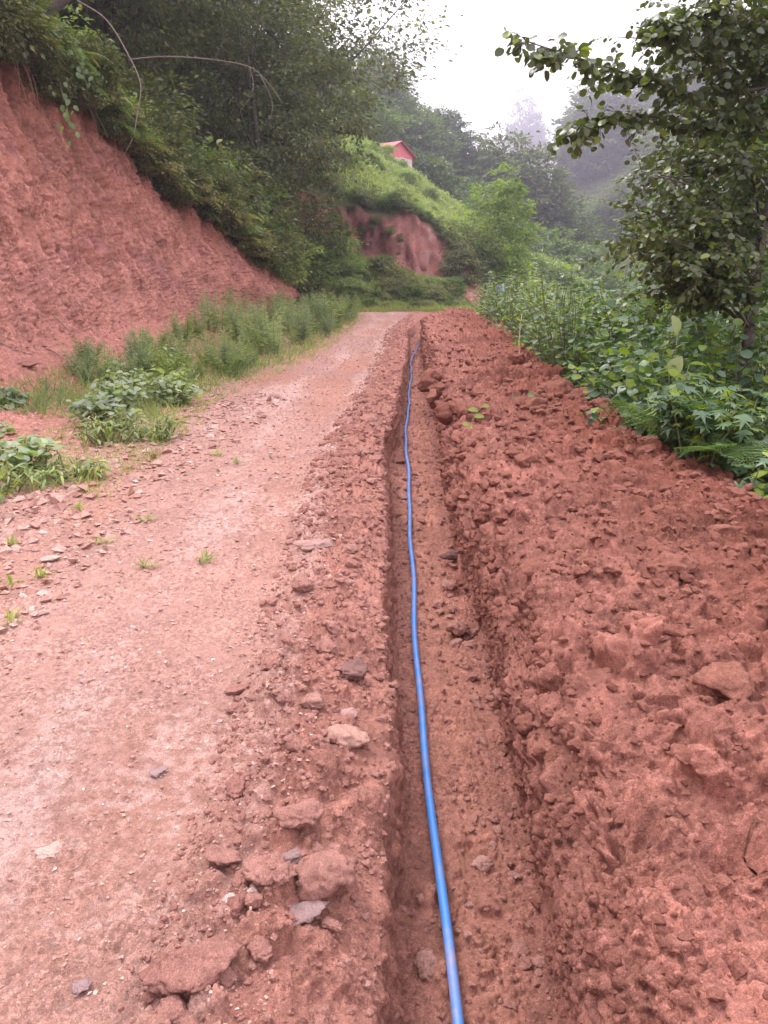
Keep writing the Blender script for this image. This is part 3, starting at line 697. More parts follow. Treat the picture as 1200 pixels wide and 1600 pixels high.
# clods one can pick out, one object each, lying where the earth was thrown
def scatter(n, zone_lo, zone_hi, ylo, yhi, px_lo, px_hi, seed, gamma=1.0):
    r = np.random.default_rng(seed)
    res = []
    a, b = cum[int(zone_lo)] , cum[int(zone_hi)]
    while len(res) < n:
        t = r.uniform(0, 1) ** gamma
        yv = ylo * (yhi / ylo) ** t
        ri = int(np.clip(np.searchsorted(RY, yv), 1, nr - 2)); ci = int(r.uniform(a, b))
        q = PG[ri, ci]
        dpt = q[1] * .956 + (1.6 - q[2]) * .292
        if abs(q[0] / dpt) > .53: continue
        s = r.uniform(px_lo, px_hi) * dpt / 1210 * .5
        res.append((q, s, r.uniform(0, 6.28), r.integers(0, 9), r.uniform(.55, 1.0)))
        if r.uniform() < .55: res[-1] = (q, s * .6, *res[-1][2:])
    return res
for lab, grp, spec_ in (
    ('loose lump of red earth lying on the long spoil heap', 'loose clods on the spoil heap', (120, 13, 16, 1.2, 12, 14, 58, 1)),
    ('small clod in the crumbly strip between road and trench', 'clods in the strip along the trench', (82, 8, 10, 1.7, 9, 13, 44, 2)),
    ('clod of orange earth fallen on the trench floor', 'clods on the trench floor', (30, 11, 12, 1.3, 8, 16, 52, 3))):
    for q, s, rz, i, fl in scatter(*spec_):
        if grp.startswith('clods in') and (q[1] < 2.9 and q[0] > -.16): continue
        if grp.startswith('clods on') and s > .05: s *= .6
        o = obj('clod', rock_mesh(int(i), M_CLOD if grp.startswith('loose') else M_CLODDRY), loc=(q[0], q[1], q[2] + s * .05), label=lab, cat='clod', group=grp)
        o.rotation_euler = (random.uniform(-.4, .4), random.uniform(-.4, .4), rz); o.scale = (s * 1.05, s * .95, s * fl * 1.3)

r = np.random.default_rng(64)
for i in range(34):
    y = 1.35 * (13 / 1.35) ** r.uniform(); side = r.uniform() < .62
    xx = float(np.interp(y, [1.7, 3, 4.4, 5.6, 7.9, 11.5, 19], [.56, .58, .57, .53, .60, .74, .93])) - r.uniform(.02, .16) if side else float(np.interp(y, [3, 7.9, 11.5, 19], [.08, .09, .31, .62])) + r.uniform(.0, .06)
    q = gpt(xx, y); s = r.uniform(.012, .045) * (1 + y * .06)
    o = obj('clod', rock_mesh(int(r.integers(0, 9)), M_CLODDRY), loc=(xx, y, min(float(q[2]), -.30 if y < 15 else 9) + s * .1), label='crumbled lump lying against the side of the trench floor', cat='clod', group='crumbled lumps along the trench sides')
    o.rotation_euler = (r.uniform(-.5, .5), r.uniform(-.5, .5), r.uniform(0, 6.28)); o.scale = (s * 1.1, s, s * .9)
# the crumbs nobody could count
def crumbs(name, n, lo, hi, smin, smax, mat, seed, ypow=1.1, ymax=30, flat=.7, pix=True, cheap=False):
    r = np.random.default_rng(seed)
    a, b = cum[int(lo)], cum[int(hi)]
    T0, F0 = ico(1)
    if cheap: T0, F0 = np.array([[1, 0, 0], [0, 1, 0], [-1, 0, 0], [0, -1, 0], [0, 0, 1], [0, 0, -1]], float), np.array([[0, 1, 4], [1, 2, 4], [2, 3, 4], [3, 0, 4], [1, 0, 5], [2, 1, 5], [3, 2, 5], [0, 3, 5]])
    base = []
    for s in range(5):
        V = T0 + r.normal(size=T0.shape) * .17; V[:, 2] *= flat
        base.append((V, F0))
    rr_, cc_ = r.integers(5, np.searchsorted(RY, ymax), n * 2), r.integers(a, b, n * 2)
    q = PG[rr_, cc_]
    dpt = q[:, 1] * .956 + (1.6 - q[:, 2]) * .292
    keep = (np.abs(q[:, 0] / dpt) < .6)
    q = q[keep][:n]; dpt = dpt[keep][:n]
    s = smin * (smax / smin) ** (r.uniform(0, 1, len(q)) ** 2.2)
    if pix: s = s * np.clip(dpt / 2.6, .75, 2.4)
    parts = []
    for k in range(5):
        m = (np.arange(len(q)) % 5) == k
        d = r.normal(size=(m.sum(), 3)); d[:, 2] *= .3; up = np.tile([0, 0, 1.0], (m.sum(), 1)) + r.normal(size=(m.sum(), 3)) * .25
        R = frames(d, up)
        parts.append(place(base[k], q[m] + np.array([0, 0, 1]) * (s[m] * .25)[:, None], R, s[m]))
    V, F = join(parts)
    return obj(name, mesh_np(name, V, F, False, None, mat), kind='stuff')
crumbs('heap_crumbs', 9000, 12, 17, .004, .024, M_CLOD, 11)
crumbs('trench_crumbs', 2400, 11, 12, .004, .016, M_CLODDRY, 12)
crumbs('berm_crumbs', 6000, 8, 10, .004, .018, M_CLODDRY, 13)
crumbs('road_gravel', 19000, 6, 9, .0020, .011, M_ROADGRIT, 14, flat=.5, cheap=True)
crumbs('verge_gravel', 1500, 5, 6, .005, .018, M_ROADGRIT, 15, flat=.5, cheap=True)
crumbs('roadside_gravel', 2600, 6, 7, .006, .026, M_ROADGRIT, 17, ymax=11, flat=.45, cheap=True)
crumbs('bank_crumbs', 4200, 3, 6, .004, .016, M_CLODDRY, 16, cheap=True)

# ------------------------------------------------------------------ the blue pipe in the trench
m, nt, b, out = new_mat('blue_pipe_plastic')
n1 = noise_node(nt, 9, 4, .6)
nt.links.new(mixc(nt, ramp(nt, n1.outputs[0], [(.44, 0.04), (.58, .25), (.74, .75)]), (.04, .22, .60), (.40, .27, .25)), b.inputs['Base Color'])
b.inputs['Roughness'].default_value = .38
pp = [(.21, .9, -.40), (.207, 1.35, -.40), (.200, 1.9, -.40), (.195, 2.5, -.40), (.185, 3.1, -.40), (.175, 3.9, -.40), (.19, 4.8, -.395), (.215, 5.9, -.39), (.25, 7.4, -.39), (.26, 9.0, -.38),
      (.33, 11.0, -.38), (.44, 13.5, -.38), (.60, 17.2, -.37), (.66, 19.0, -.34), (.98, 22.0, -.24), (1.12, 23.2, -.16), (1.30, 25.0, .0), (1.42, 26.0, .03), (1.33, 26.3, .05)]
pth = curve(pp, 260)
pth[:, 0] += .008 * np.sin(pth[:, 1] * 1.7) + .005 * np.sin(pth[:, 1] * 4.1)
pth[:, 2] += .006 * np.sin(pth[:, 1] * 2.3 + 1)
V, F = tube(pth, .0165, 14)
obj('water_pipe', mesh_np('water_pipe', V, F, True, None, m), label='long blue plastic water pipe laid along the trench floor', cat='pipe')

# ------------------------------------------------------------------ plants
def cam_rank(pos):
    """size in the picture, larger first"""
    d = pos - np.array([0, 0, 1.6])
    return np.argsort(np.linalg.norm(d, axis=1))

LEAFM = {}
def leaf_mesh(T, mat, key):
    if (key, mat.name) not in LEAFM:
        LEAFM[(key, mat.name)] = mesh_np('leaf', T[0], T[1], True, None, mat)
    return LEAFM[(key, mat.name)]
SHAPES = {'ovate': L_OVATE, 'round': L_ROUND, 'wavy': L_WAVY, 'lobed': L_LOBED, 'lance': L_LANCE, 'alder': L_ALDER}

def leafy(root, pos, R, s, shape, mats, n_parts, stuff_name='foliage', mixm=None):
    """leaves of a plant (local coordinates): the largest in view as parts, the rest one mesh"""
    W = root.location
    world_pos = pos + np.array(W)
    order = cam_rank(world_pos)
    dpt = world_pos[:, 1] * .956 + (1.6 - world_pos[:, 2]) * .292
    inview = np.abs(world_pos[:, 0] / np.maximum(dpt, .1)) < .53
    order = [i for i in order if inview[i]]
    part = set(order[:n_parts])
    for i in order[:n_parts]:
        mt = mats[0] if random.random() < .82 or len(mats) < 2 else mats[1]
        o = bpy.data.objects.new('leaf', leaf_mesh(SHAPES[shape], mt, shape))
        COL.objects.link(o); o.parent = root
        Mx = Matrix([list(R[i][0] * s[i]) + [pos[i][0]], list(R[i][1] * s[i]) + [pos[i][1]], list(R[i][2] * s[i]) + [pos[i][2]], [0, 0, 0, 1]])
        o.matrix_local = Mx
    rest = np.array([i for i in range(len(pos)) if i not in part], int)
    if len(rest):
        sel = rng.uniform(size=len(rest)) < (.82 if len(mats) > 1 else 2)
        for q, mt in ((rest[sel], mats[0]), (rest[~sel], mats[-1])):
            if len(q):
                V, F = place(SHAPES[shape], pos[q], R[q], s[q])
                o = obj(stuff_name, mesh_np(stuff_name, V, F, True, None, mt), parent=root, kind='stuff')

def shrub_data(seed, H, Rr, stems, per, size, droop=.3, start=.25):
    r = np.random.default_rng(seed)
    pos, dr, up, sz, tubes = [], [], [], [], []
    for k in range(stems):
        a = r.uniform(0, 6.28); rad = Rr * math.sqrt(r.uniform(.02, 1)); h = H * r.uniform(.55, 1.0) * (1 - .35 * (rad / Rr) ** 2)
        b0 = np.array([math.cos(a) * rad * .25, math.sin(a) * rad * .25, -.1])
        b2 = np.array([math.cos(a) * rad, math.sin(a) * rad, h])
        b1 = (b0 + b2) / 2 + np.array([0, 0, h * .22]) + r.normal(size=3) * .06
        pc = curve([b0, b1, b2], 10)
        tubes.append(tube(pc, np.linspace(.009, .003, 10), 4))
        for j in range(per):
            t = start + (1 - start) * (j + r.uniform(0, .8)) / per
            c = pc[min(9, int(t * 9.99))] + (pc[min(9, int(t * 9.99) + 1)] - pc[min(9, int(t * 9.99))]) * ((t * 9.99) % 1)
            th = j * 2.4 + r.uniform(-.5, .5) + k
            d = np.array([math.cos(th), math.sin(th), r.uniform(-.35, .35)])
            pos.append(c + d * .02 + r.normal(size=3) * .012); dr.append(d + np.array([0, 0, -droop * r.uniform(0, 1)]))
            up.append(np.array([0, 0, 1.0]) + r.normal(size=3) * .30); sz.append(size * r.uniform(.6, 1.25) * (1 - .25 * t))
    pos, dr, up, sz = map(np.array, (pos, dr, up, sz))
    return pos, frames(dr, up), sz, join(tubes)

def shrub(name, x, y, H, Rr, stems, per, size, shape, mats, label, cat, group=None, n_parts=0, seed=0, z=None, droop=.3, start=.25, z_off=0.0):
    zz = (gz(x, y) if z is None else z) + z_off
    root = empty(name, (x, y, zz), label=label, cat=cat, group=group)
    pos, R, s, tb = shrub_data(seed, H, Rr, stems, per, size, droop, start)
    obj('stem', mesh_np('stem', tb[0], tb[1], True, None, M_STEM), parent=root)
    leafy(root, pos, R, s, shape, mats, n_parts)
    return root

# right-hand verge, nearest first
NEAR = [
 (2.55, 4.35, .85, .55, 'lobed', 'low shrub with large lobed grey green leaves at the right edge of view', 110),
 (2.15, 5.15, .72, .50, 'lobed', 'low lobed leaf plant touching the back of the spoil heap below the ferns', 110),
 (3.05, 5.3, 1.15, .60, 'round', 'shrub of large round leaves beside the upright pale leaves', 120),
 (2.30, 6.45, 1.00, .60, 'wavy', 'leafy bramble right behind the notch of the heap', 110),
 (3.30, 6.6, 1.35, .70, 'ovate', 'ovate leaf shrub in front of the alder trunk', 100),
 (2.55, 7.7, 1.15, .65, 'round', 'dense round leaf shrub with bluish leaves beyond the bramble', 90),
 (3.7, 8.3, 1.5, .8, 'ovate', 'tall dark shrub behind the alder trunk', 50),
 (2.65, 9.1, 1.15, .70, 'ovate', 'light topped shrub along the middle of the heap', 60),
 (3.0, 10.6, 1.3, .75, 'round', 'rounded blue green shrub half way along the heap', 50),
 (3.8, 10.0, 1.7, .8, 'wavy', 'lime tipped bramble left of the alder trunk', 50),
 (4.4, 7.2, 1.6, .8, 'ovate', 'yellow green shrub right of the alder trunk base', 40),
 (4.6, 9.4, 1.9, .9, 'round', 'tall rounded shrub in the shade behind the alder trunk', 20),
 (3.2, 8.3, 1.45, .6, 'ovate', 'glossy shrub standing highest just left of the alder trunk', 60),
]
for i, (x, y, H, Rr, shp, lab, npart) in enumerate(NEAR):
    sizes = {'lobed': .125, 'round': .095, 'wavy': .10, 'ovate': .10}[shp]
    shrub('leafy_shrub', x, y, H, Rr, 30, 14, sizes * 1.3, shp, [M_LF_SHRUB, M_LF_LIME], lab, 'shrub', n_parts=npart, seed=300 + i)
r = np.random.default_rng(91)
protos = []
k = 0
for i in range(58):
    t = (i + .5) / 58
    y = 4.6 * (31 / 4.6) ** t
    side = i % 3
    x = float(np.interp(y, RY, x_cr)) + (.75, 1.6, 3.0)[side] + r.uniform(-.2, .3)
    if y < 11 and side == 0: continue
    H = r.uniform(.9, 1.25) + .38 * side
    zz = tz(x, y) if (x > 5.5 or y > 35) else gz(x, y)
    grp = 'shrubs crowding the verge beyond the heap'
    lab = 'dense green shrub in the thicket on the verge right of the heap'
    if len(protos) < 6:
        shp = ('ovate', 'round', 'wavy', 'lobed', 'ovate', 'round')[len(protos)]
        rt = shrub('leafy_shrub', x, y, H, .8, 30, 13, .115, shp, [M_LF_SHRUB, M_LF_LIME], lab, 'shrub', grp, 0, seed=400 + i, z=zz)
        protos.append(rt)
    else:
        src = protos[i % 6]
        c = src.copy(); COL.objects.link(c); c.location = (x, y, zz); c.rotation_euler[2] = r.uniform(0, 6.28)
        sc = r.uniform(.85, 1.2); c.scale = (sc, sc, sc)
        for ch in list(src.children):
            d = ch.copy(); COL.objects.link(d); d.parent = c
# upright sapling that breaks the skyline of the thicket
shrub('sapling', 3.1, 16.2, 1.95, .35, 7, 12, .17, 'ovate', [M_LF_BRIGHT], 'young sapling with big yellow green leaves rising at the left end of the thicket', 'sapling', seed=77, droop=.5)
shrub('sapling', 3.35, 17.6, 2.3, .4, 6, 12, .17, 'ovate', [M_LF_BRIGHT], 'slimmer sapling just behind the yellow green one at the left end of the thicket', 'sapling', seed=78, droop=.5)
# upright pale leaves
root = empty('broad_leaf_plant', (2.28, 6.15, .15), label='plant with two upright pale veined leaves above the ferns', cat='plant')
ps = np.array([[0, 0, 1.02], [-.05, -.06, .70], [.14, .05, .78], [-.14, .02, .66], [.08, -.1, .55]]); ds = np.array([[-.35, -.3, 1], [.3, -.4, 1], [.9, -.3, .1], [-.8, -.3, .2], [.3, -.9, .0]])
us = np.array([[.5, -1, .3], [-.6, -1, .1], [0, -.2, 1], [0, 0, 1], [0, .3, 1.0]]); Rq = frames(ds, us)
tb = join([tube(curve([(0, 0, 0), (p[0] * .5, p[1] * .5, p[2] * .6), tuple(p)], 8), .004, 4) for p in ps])
obj('stem', mesh_np('stem', tb[0], tb[1], True, None, M_STEM), parent=root)
for k in range(5):
    o = obj('leaf', leaf_mesh(L_OVATE, M_LF_PALE if k < 2 else M_LF_LIME, 'ovate'), parent=root)
    s = (.15, .17, .13, .13, .12)[k]; Rk = Rq[k] * s
    o.matrix_local = Matrix([list(Rk[0]) + [ps[k][0]], list(Rk[1]) + [ps[k][1]], list(Rk[2]) + [ps[k][2]], [0, 0, 0, 1]])

# ferns
def frond(seed, L=1.0, pairs=17, droop=.5, dens=7):
    r = np.random.default_rng(seed)
    t = np.linspace(0, 1, 14)
    pc = np.stack([.05 * np.sin(t * 3 + seed), t * (1 - .15 * t * droop), .42 * t - (.42 + .35 * droop) * t * t], 1) * L
    parts = [tube(pc, np.linspace(.006, .0015, 14) * L * 1.2, 4)]
    pos, dr, up, sz = [], [], [], []
    for k in range(pairs):
        tt = .14 + .84 * k / pairs
        i = tt * 13; a = pc[int(i)] * (1 - i % 1) + pc[min(13, int(i) + 1)] * (i % 1)
        ln = L * .36 * math.sin(math.pi * min(1, (tt * .92 + .10)) ** .8) + .015 * L
        for sgn in (-1, 1):
            d = np.array([sgn, .42, -.15]); d /= np.linalg.norm(d)
            n = max(3, int(dens * ln / (L * .36)))
            for j in range(n):                          # pinnules
                q = a + d * ln * (j + .5) / n
                w = ln * .26 * (1 - .75 * j / n)
                for s2 in (-1, 1):
                    pos.append(q); dr.append(np.array([0, s2, 0]) + d * .45); up.append((0, .05 * s2, 1)); sz.append(w)
            pos.append(a + d * ln * .8); dr.append(d); up.append((0, 0, 1)); sz.append(ln * .22)
    T = (L_SMALL[0] * np.array([.42, 1, .4]), L_SMALL[1])
    parts.append(place(T, np.array(pos), frames(np.array(dr), np.array(up, float)), np.array(sz)))
    return join(parts)
FR = [frond(1, dens=6), frond(2, droop=.8, dens=6), frond(5, droop=1.1, dens=5)]
def frond_plain(seed, droop=.7, pairs=12):
    t = np.linspace(0, 1, 10)
    pc = np.stack([.04 * np.sin(t * 3 + seed), t * (1 - .15 * t * droop), .42 * t - (.42 + .35 * droop) * t * t], 1)
    parts = [tube(pc, np.linspace(.008, .002, 10), 3)]
    pos, dr, sz = [], [], []
    for k in range(pairs):
        tt = .16 + .84 * k / pairs; i = tt * 8.99; a = pc[int(i)] * (1 - i % 1) + pc[int(i) + 1] * (i % 1)
        ln = .42 * (1 - tt) ** .75 * min(1, tt * 3.2) + .04
        for sg in (-1, 1): pos.append(a); dr.append((sg, .45, -.18)); sz.append(ln)
    T = (L_LANCE[0] * np.array([1.15, 1, .7]), L_LANCE[1])
    parts.append(place(T, np.array(pos), frames(np.array(dr, float), np.tile([0, 0, 1.0], (len(pos), 1))), np.array(sz)))
    return join(parts)
FRP = [frond_plain(1), frond_plain(2, 1.0), frond_plain(3, 1.3, 10)]
FMP = {mt.name: [mesh_np('frond', V, F, True, None, mt) for V, F in FRP] for mt in (M_LF_FERN, M_LF_FERNDRY)}
FM = {mt.name: [mesh_np('frond', V, F, True, None, mt) for V, F in FR] for mt in (M_LF_FERN, M_LF_FERNDRY)}
def fern(x, y, z, L, n, mat, label, seed, cat='fern', group=None, hang=0, az0=0, span=6.28, far=False):
    r = np.random.default_rng(seed)
    root = empty('fern', (x, y, z), label=label, cat=cat, group=group)
    for k in range(n):
        o = obj('frond', (FMP if far else FM)[mat.name][k % 3], parent=root)
        o.rotation_euler = (r.uniform(.0, .5) + (.35 if far else 0) - hang, r.uniform(-.5, .5), az0 + span * (k + r.uniform(-.2, .2)) / n)
        s = L * r.uniform(.7, 1.1); o.scale = (s, s, s)
    return root
fern(2.00, 5.45, .60, .52, 11, M_LF_FERN, 'green fern with arching fronds drooping onto the back of the heap', 1, az0=1.2, span=5)
fern(2.12, 4.80, .52, .42, 9, M_LF_FERN, 'smaller fern right of the arching one beside the pale upright leaves', 2)
fern(2.25, 6.6, .25, .5, 6, M_LF_FERN, 'little fern tucked behind the arching one', 3)
for i in range(15):
    t = i / 14
    y = 20.0 + 7.5 * t + random.uniform(-.3, .3)
    x = float(np.interp(y, RY, x_t)) + .12; z = float(np.interp(y, RY, z_t))
    fern(x, y, z - .15 + random.uniform(-.35, .15), random.uniform(.9, 1.35), 7, M_LF_FERNDRY if i % 3 else M_LF_FERN, 'bracken hanging over the lip of the red bank', 20 + i, group='bracken along the lip of the bank', hang=.35, az0=-2.9, span=3.8, far=True)

# ------------------------------------------------------------------ trees
def crown_mesh(name, seed, Rx, Rz, clumps, per, leaf, mat, clump_r=.22, shape=L_SMALL, cone=0.0, updown=.6, shell=.35):
    """crown centred on the origin: many leaf clumps through an uneven volume"""
    r = np.random.default_rng(seed)
    d = r.normal(size=(clumps, 3)); d /= np.linalg.norm(d, axis=1, keepdims=True)
    rad = r.uniform(.12, 1, clumps) ** shell
    bump = 1 + .28 * vnoise((d * 1.6 + seed).astype(np.float32), 1.0, seed) + .14 * vnoise((d * 4 + seed).astype(np.float32), 1, seed + 3)
    c = d * (rad * bump)[:, None] * np.array([Rx, Rx, Rz])
    if cone:
        hfrac = (c[:, 2] / Rz + 1) / 2
        c[:, :2] *= (1.25 - cone * hfrac)[:, None]
    cr = clump_r * Rx * r.uniform(.6, 1.35, clumps)
    off = r.normal(size=(clumps, per, 3)) * .5
    off[:, :, 2] *= updown * .6
    pos = (c[:, None, :] + off * cr[:, None, None]).reshape(-1, 3)
    off = off.reshape(-1, 3)
    out = np.repeat(d, per, 0)
    up = np.array([0, 0, 1.0]) + .45 * out + r.normal(size=out.shape) * .45
    dr = off * np.array([1, 1, .5]) + out * .35 + np.array([0, 0, -.15]) + r.normal(size=out.shape) * .3
    V, F = place(shape, pos, frames(dr, up), leaf * r.uniform(.6, 1.3, len(pos)))
    return mesh_np(name, V, F, False, None, mat), c
def trunk_mesh(name, seed, base_z, Rx, Rz, c, rad, limbs=16, mat=M_BARK, sides=6):
    r = np.random.default_rng(seed)
    ax = curve([(0, 0, base_z), (r.normal() * .04 * Rx, r.normal() * .04 * Rx, base_z * .45), (r.normal() * .06 * Rx, r.normal() * .06 * Rx, Rz * .7)], 12)
    parts = [tube(ax, np.linspace(rad, rad * .25, 12), sides + 2)]
    sel = r.choice(len(c), min(limbs, len(c)), replace=False)
    for q in c[sel]:
        zt = max(base_z * .75, q[2] - abs(q[0]) * .5 - .3 * Rz)
        i = int(np.argmin(np.abs(ax[:, 2] - zt)))
        a = ax[i]
        mid = (a + q) / 2 + np.array([0, 0, -.06 * Rx]) + r.normal(size=3) * .04 * Rx
        parts.append(tube(curve([a, mid, q], 7), np.linspace(rad * .38, rad * .06, 7), 5))
    V, F = join(parts)
    return mesh_np(name, V, F, True, None, mat)
# kinds: name -> (crown, trunk)
KIND = {}
def kind(key, seed, base_z, Rx, Rz, clumps, per, leaf, mat, rad, **k):
    cm, c = crown_mesh('crown', seed, Rx, Rz, clumps, per, leaf, mat, **k)
    KIND[key] = (cm, trunk_mesh('trunk', seed, base_z, Rx, Rz, c, rad), -base_z)
kind('canopy_a', 1, -8.5, 5.0, 5.2, 230, 95, .22, M_LF_CANOPY, .26, clump_r=.19, shell=.42)
kind('canopy_b', 2, -7.0, 4.2, 4.6, 190, 95, .20, M_LF_CANOPY, .22, clump_r=.20, shell=.42)
kind('valley', 12, -3.4, 2.2, 2.4, 230, 70, .085, M_LF_MID, .09, clump_r=.24, shell=.45)
kind('dark_a', 3, -6.0, 4.6, 5.0, 230, 36, .44, M_LF_MID, .25, clump_r=.22)
kind('dark_b', 4, -5.5, 4.2, 5.6, 210, 36, .42, M_LF_DARK, .25, clump_r=.22, cone=.5)
kind('far_a', 5, -7.0, 5.5, 6.5, 200, 28, .7, M_LF_FAR, .3, clump_r=.22)
kind('far_b', 6, -9.0, 4.0, 9.0, 190, 28, .7, M_LF_FAR, .3, clump_r=.24, cone=.8)
kind('bright', 7, -2.6, 1.8, 2.6, 190, 34, .19, M_LF_BRIGHT, .08, clump_r=.22, cone=.5)
kind('bush_a', 8, -.7, 1.0, .75, 80, 40, .12, M_LF_MID, .03, clump_r=.3)
kind('bush_b', 9, -.6, 1.0, .65, 80, 40, .12, M_LF_WEED, .03, clump_r=.3)
kind('bush_d', 11, -.6, 1.0, .7, 80, 40, .12, M_LF_BANK, .03, clump_r=.3)
kind('bush_c', 10, -.8, 1.1, .85, 90, 44, .11, M_LF_CANOPY, .03, clump_r=.3)
def tree(name, key, x, y, sc, label, cat='tree', group=None, z=None, scz=None, rz=None, zoff=0.0, tilt=0):
    cm, tm, h = KIND[key]
    zz = tz(x, y) if z is None else z
    root = empty(name, (x, y, zz + zoff), random.uniform(0, 6.28) if rz is None else rz, label=label, cat=cat, group=group)
    szz = scz or sc
    root.scale = (sc, sc, szz)
    root.rotation_euler[0] = tilt
    a = obj('crown', cm, parent=root, loc=(0, 0, h)); b2 = obj('trunk', tm, parent=root, loc=(0, 0, h))
    return root
# wood on top of the red bank (left)
tree('broadleaf_tree', 'canopy_a', -5.0, 42.5, 1.12, 'tall tree whose branches hang out against the sky left of the pink hut', rz=.3)
tree('broadleaf_tree', 'canopy_b', -5.2, 36.0, 1.0, 'dense olive tree rising behind the end of the red bank', z=2.0)
tree('broadleaf_tree', 'canopy_a', -9.5, 31.5, 1.0, 'dark tree in the middle of the wood above the bank', z=6.0)
tree('broadleaf_tree', 'canopy_b', -8.4, 26.5, .95, 'tree with a low spreading crown above the hanging bracken', z=5.2)
tree('broadleaf_tree', 'canopy_b', -10.2, 22.0, 1.0, 'tree overhanging the top of the red bank near the left edge', z=6.6)
tree('broadleaf_tree', 'canopy_a', -12.0, 18.5, .9, 'shaded tree at the top left corner above the bank', z=7.5)
for x, y, s, z in ((-14, 27, 1.1, 9.5), (-13, 38, 1.2, 9), (-10, 44, 1.1, 9), (-8, 50, 1.0, 9), (-18, 22, 1.1, 12), (-14, 52, 1.3, 12)):
    tree('broadleaf_tree', 'canopy_a', x, y, s, 'tree filling the back of the wood above the red bank', group='trees at the back of the wood', z=z)
LB = [(-7.2, 15.2, 1.0), (-7.3, 17.0, 1.0), (-6.9, 18.8, .9), (-7.0, 20.8, 1.1), (-6.9, 22.6, 1.2), (-6.3, 24.2, 1.2), (-5.8, 25.6, 1.2), (-5.3, 27.2, 1.2), (-4.8, 28.8, 1.2), (-4.6, 30.4, 1.3), (-4.6, 32.0, 1.4), (-4.6, 33.8, 1.5), (-4.4, 35.6, 1.5), (-4.2, 37.4, 1.5),
      (-7.6, 24.0, 1.7), (-6.8, 26.4, 1.8), (-6.4, 28.6, 1.8), (-5.8, 31.0, 1.9), (-5.6, 33.4, 2.0), (-8.0, 19.6, 1.4), (-8.2, 16.5, 1.4), (-3.6, 39.6, 1.4), (-3.9, 41.6, 1.8), (-2.9, 43.4, 1.5)]
for i, (x, y, s) in enumerate(LB):
    zt_ = float(np.interp(y, RY, z_t)) + .1 if y < 35 else tz(x, y)
    if x < np.interp(y, RY, x_t) - 1: zt_ += .7
    tree('bush', ('bush_c', 'bush_a', 'bush_c', 'bush_b')[i % 4], x, y, s, 'bush in the thicket along the top edge of the red bank', 'bush', 'bushes along the top of the bank', z=zt_ - .25)
r = np.random.default_rng(44)
for i in range(22):
    y = 15.6 + 13.5 * i / 21 + r.uniform(-.2, .2); x = float(np.interp(y, RY, x_t)) + r.uniform(.0, .25); z = float(np.interp(y, RY, z_t)) - r.uniform(.1, .55)
    tree('bush', ('bush_c', 'bush_d', 'bush_c')[i % 3], x, y, r.uniform(.55, .95), 'bush hanging over the lip of the red bank', 'bush', 'bushes hanging over the lip of the bank', z=z)
# low bushes on the green bank beyond the bend
r = np.random.default_rng(5)
for i in range(44):
    x = r.uniform(-3.6, 4.2); y = 40.2 + .35 * x * .8 + r.uniform(.4, 6.0) * (1 - .12 * max(x, 0))
    if x > 3 and y < 44: continue
    s = r.uniform(.45, .85)
    tree('bush', ('bush_b', 'bush_d', 'bush_a', 'bush_d')[i % 4], x, y, s * 1.1, 'low bush on the green bank below the far red cliff', 'bush', 'low bushes under the far cliff', zoff=-.25)
for i in range(12):
    x = r.uniform(-2.4, 2.2); tree('bush', ('bush_c', 'bush_d')[i % 2], x, 47.8 + r.uniform(-.5, .3), r.uniform(.15, .36), 'small tuft clinging to the face of the far red cliff', 'bush', 'tufts on the far cliff face', z=r.uniform(2.4, 4.6))
for i in range(13):
    x = -4 + 8.2 * i / 12 + r.uniform(-.2, .2); tree('bush', ('bush_d', 'bush_b', 'bush_a')[i % 3], x, 39.2 + .33 * x + r.uniform(-.2, .5), r.uniform(.28, .5), 'small scrubby plant where the road meets the green bank', 'bush', 'scrub at the foot of the green bank', zoff=-.15)
for i, x in enumerate(np.linspace(-4.5, 5.4, 15)):
    y = 49.6 + r.uniform(-.5, .3)
    if x > 4: y -= .8
    tree('bush', ('bush_b', 'bush_a', 'bush_c')[i % 3], x, y, r.uniform(.4, .75), 'shaggy bush hanging over the rim of the far cliff', 'bush', 'bushes on the rim of the far cliff', zoff=-.1)
for x, y, s in ((4.6, 47.2, 1.2), (4.9, 48.8, 1.4), (4.3, 48.2, .9)):
    tree('bush', 'bush_c', x, y, s, 'dark bush at the right end of the far red cliff', 'bush', 'dark bushes ending the cliff', zoff=-.2)
tree('young_tree', 'bright', 7.1, 52.0, 1.25, 'bright green young tree standing right of the far cliff', 'tree', scz=1.45, zoff=-.4)
tree('young_tree', 'bright', 6.6, 49.6, .72, 'lower bright green tree at the foot of the young tree', 'tree', zoff=-.3)
tree('young_tree', 'bright', 8.2, 53.0, .8, 'small bright tree on the grassy slope right of the young tree', 'tree', zoff=-.3)
for i in range(26):                                     # scrub on the hut's slope
    x = r.uniform(-3, 9); y = r.uniform(54, 76)
    tree('bush', ('bush_b', 'bush_a')[i % 2], x, y, r.uniform(.5, 1.1), 'scrub on the grassy slope below the pink hut', 'bush', 'scrub on the slope below the hut', zoff=-.4)
for x, y, s in ((12.6, 69.5, 1.5), (14.5, 70.5, 1.8), (16.5, 71, 1.7), (13.5, 72.5, 1.3), (18.5, 72, 1.8), (15.6, 64, 1.4)):
    tree('bush', 'bush_b', x, y, s, 'pale bush at the lower end of the grassy spur', 'bush', 'bushes at the end of the spur', zoff=-.5)
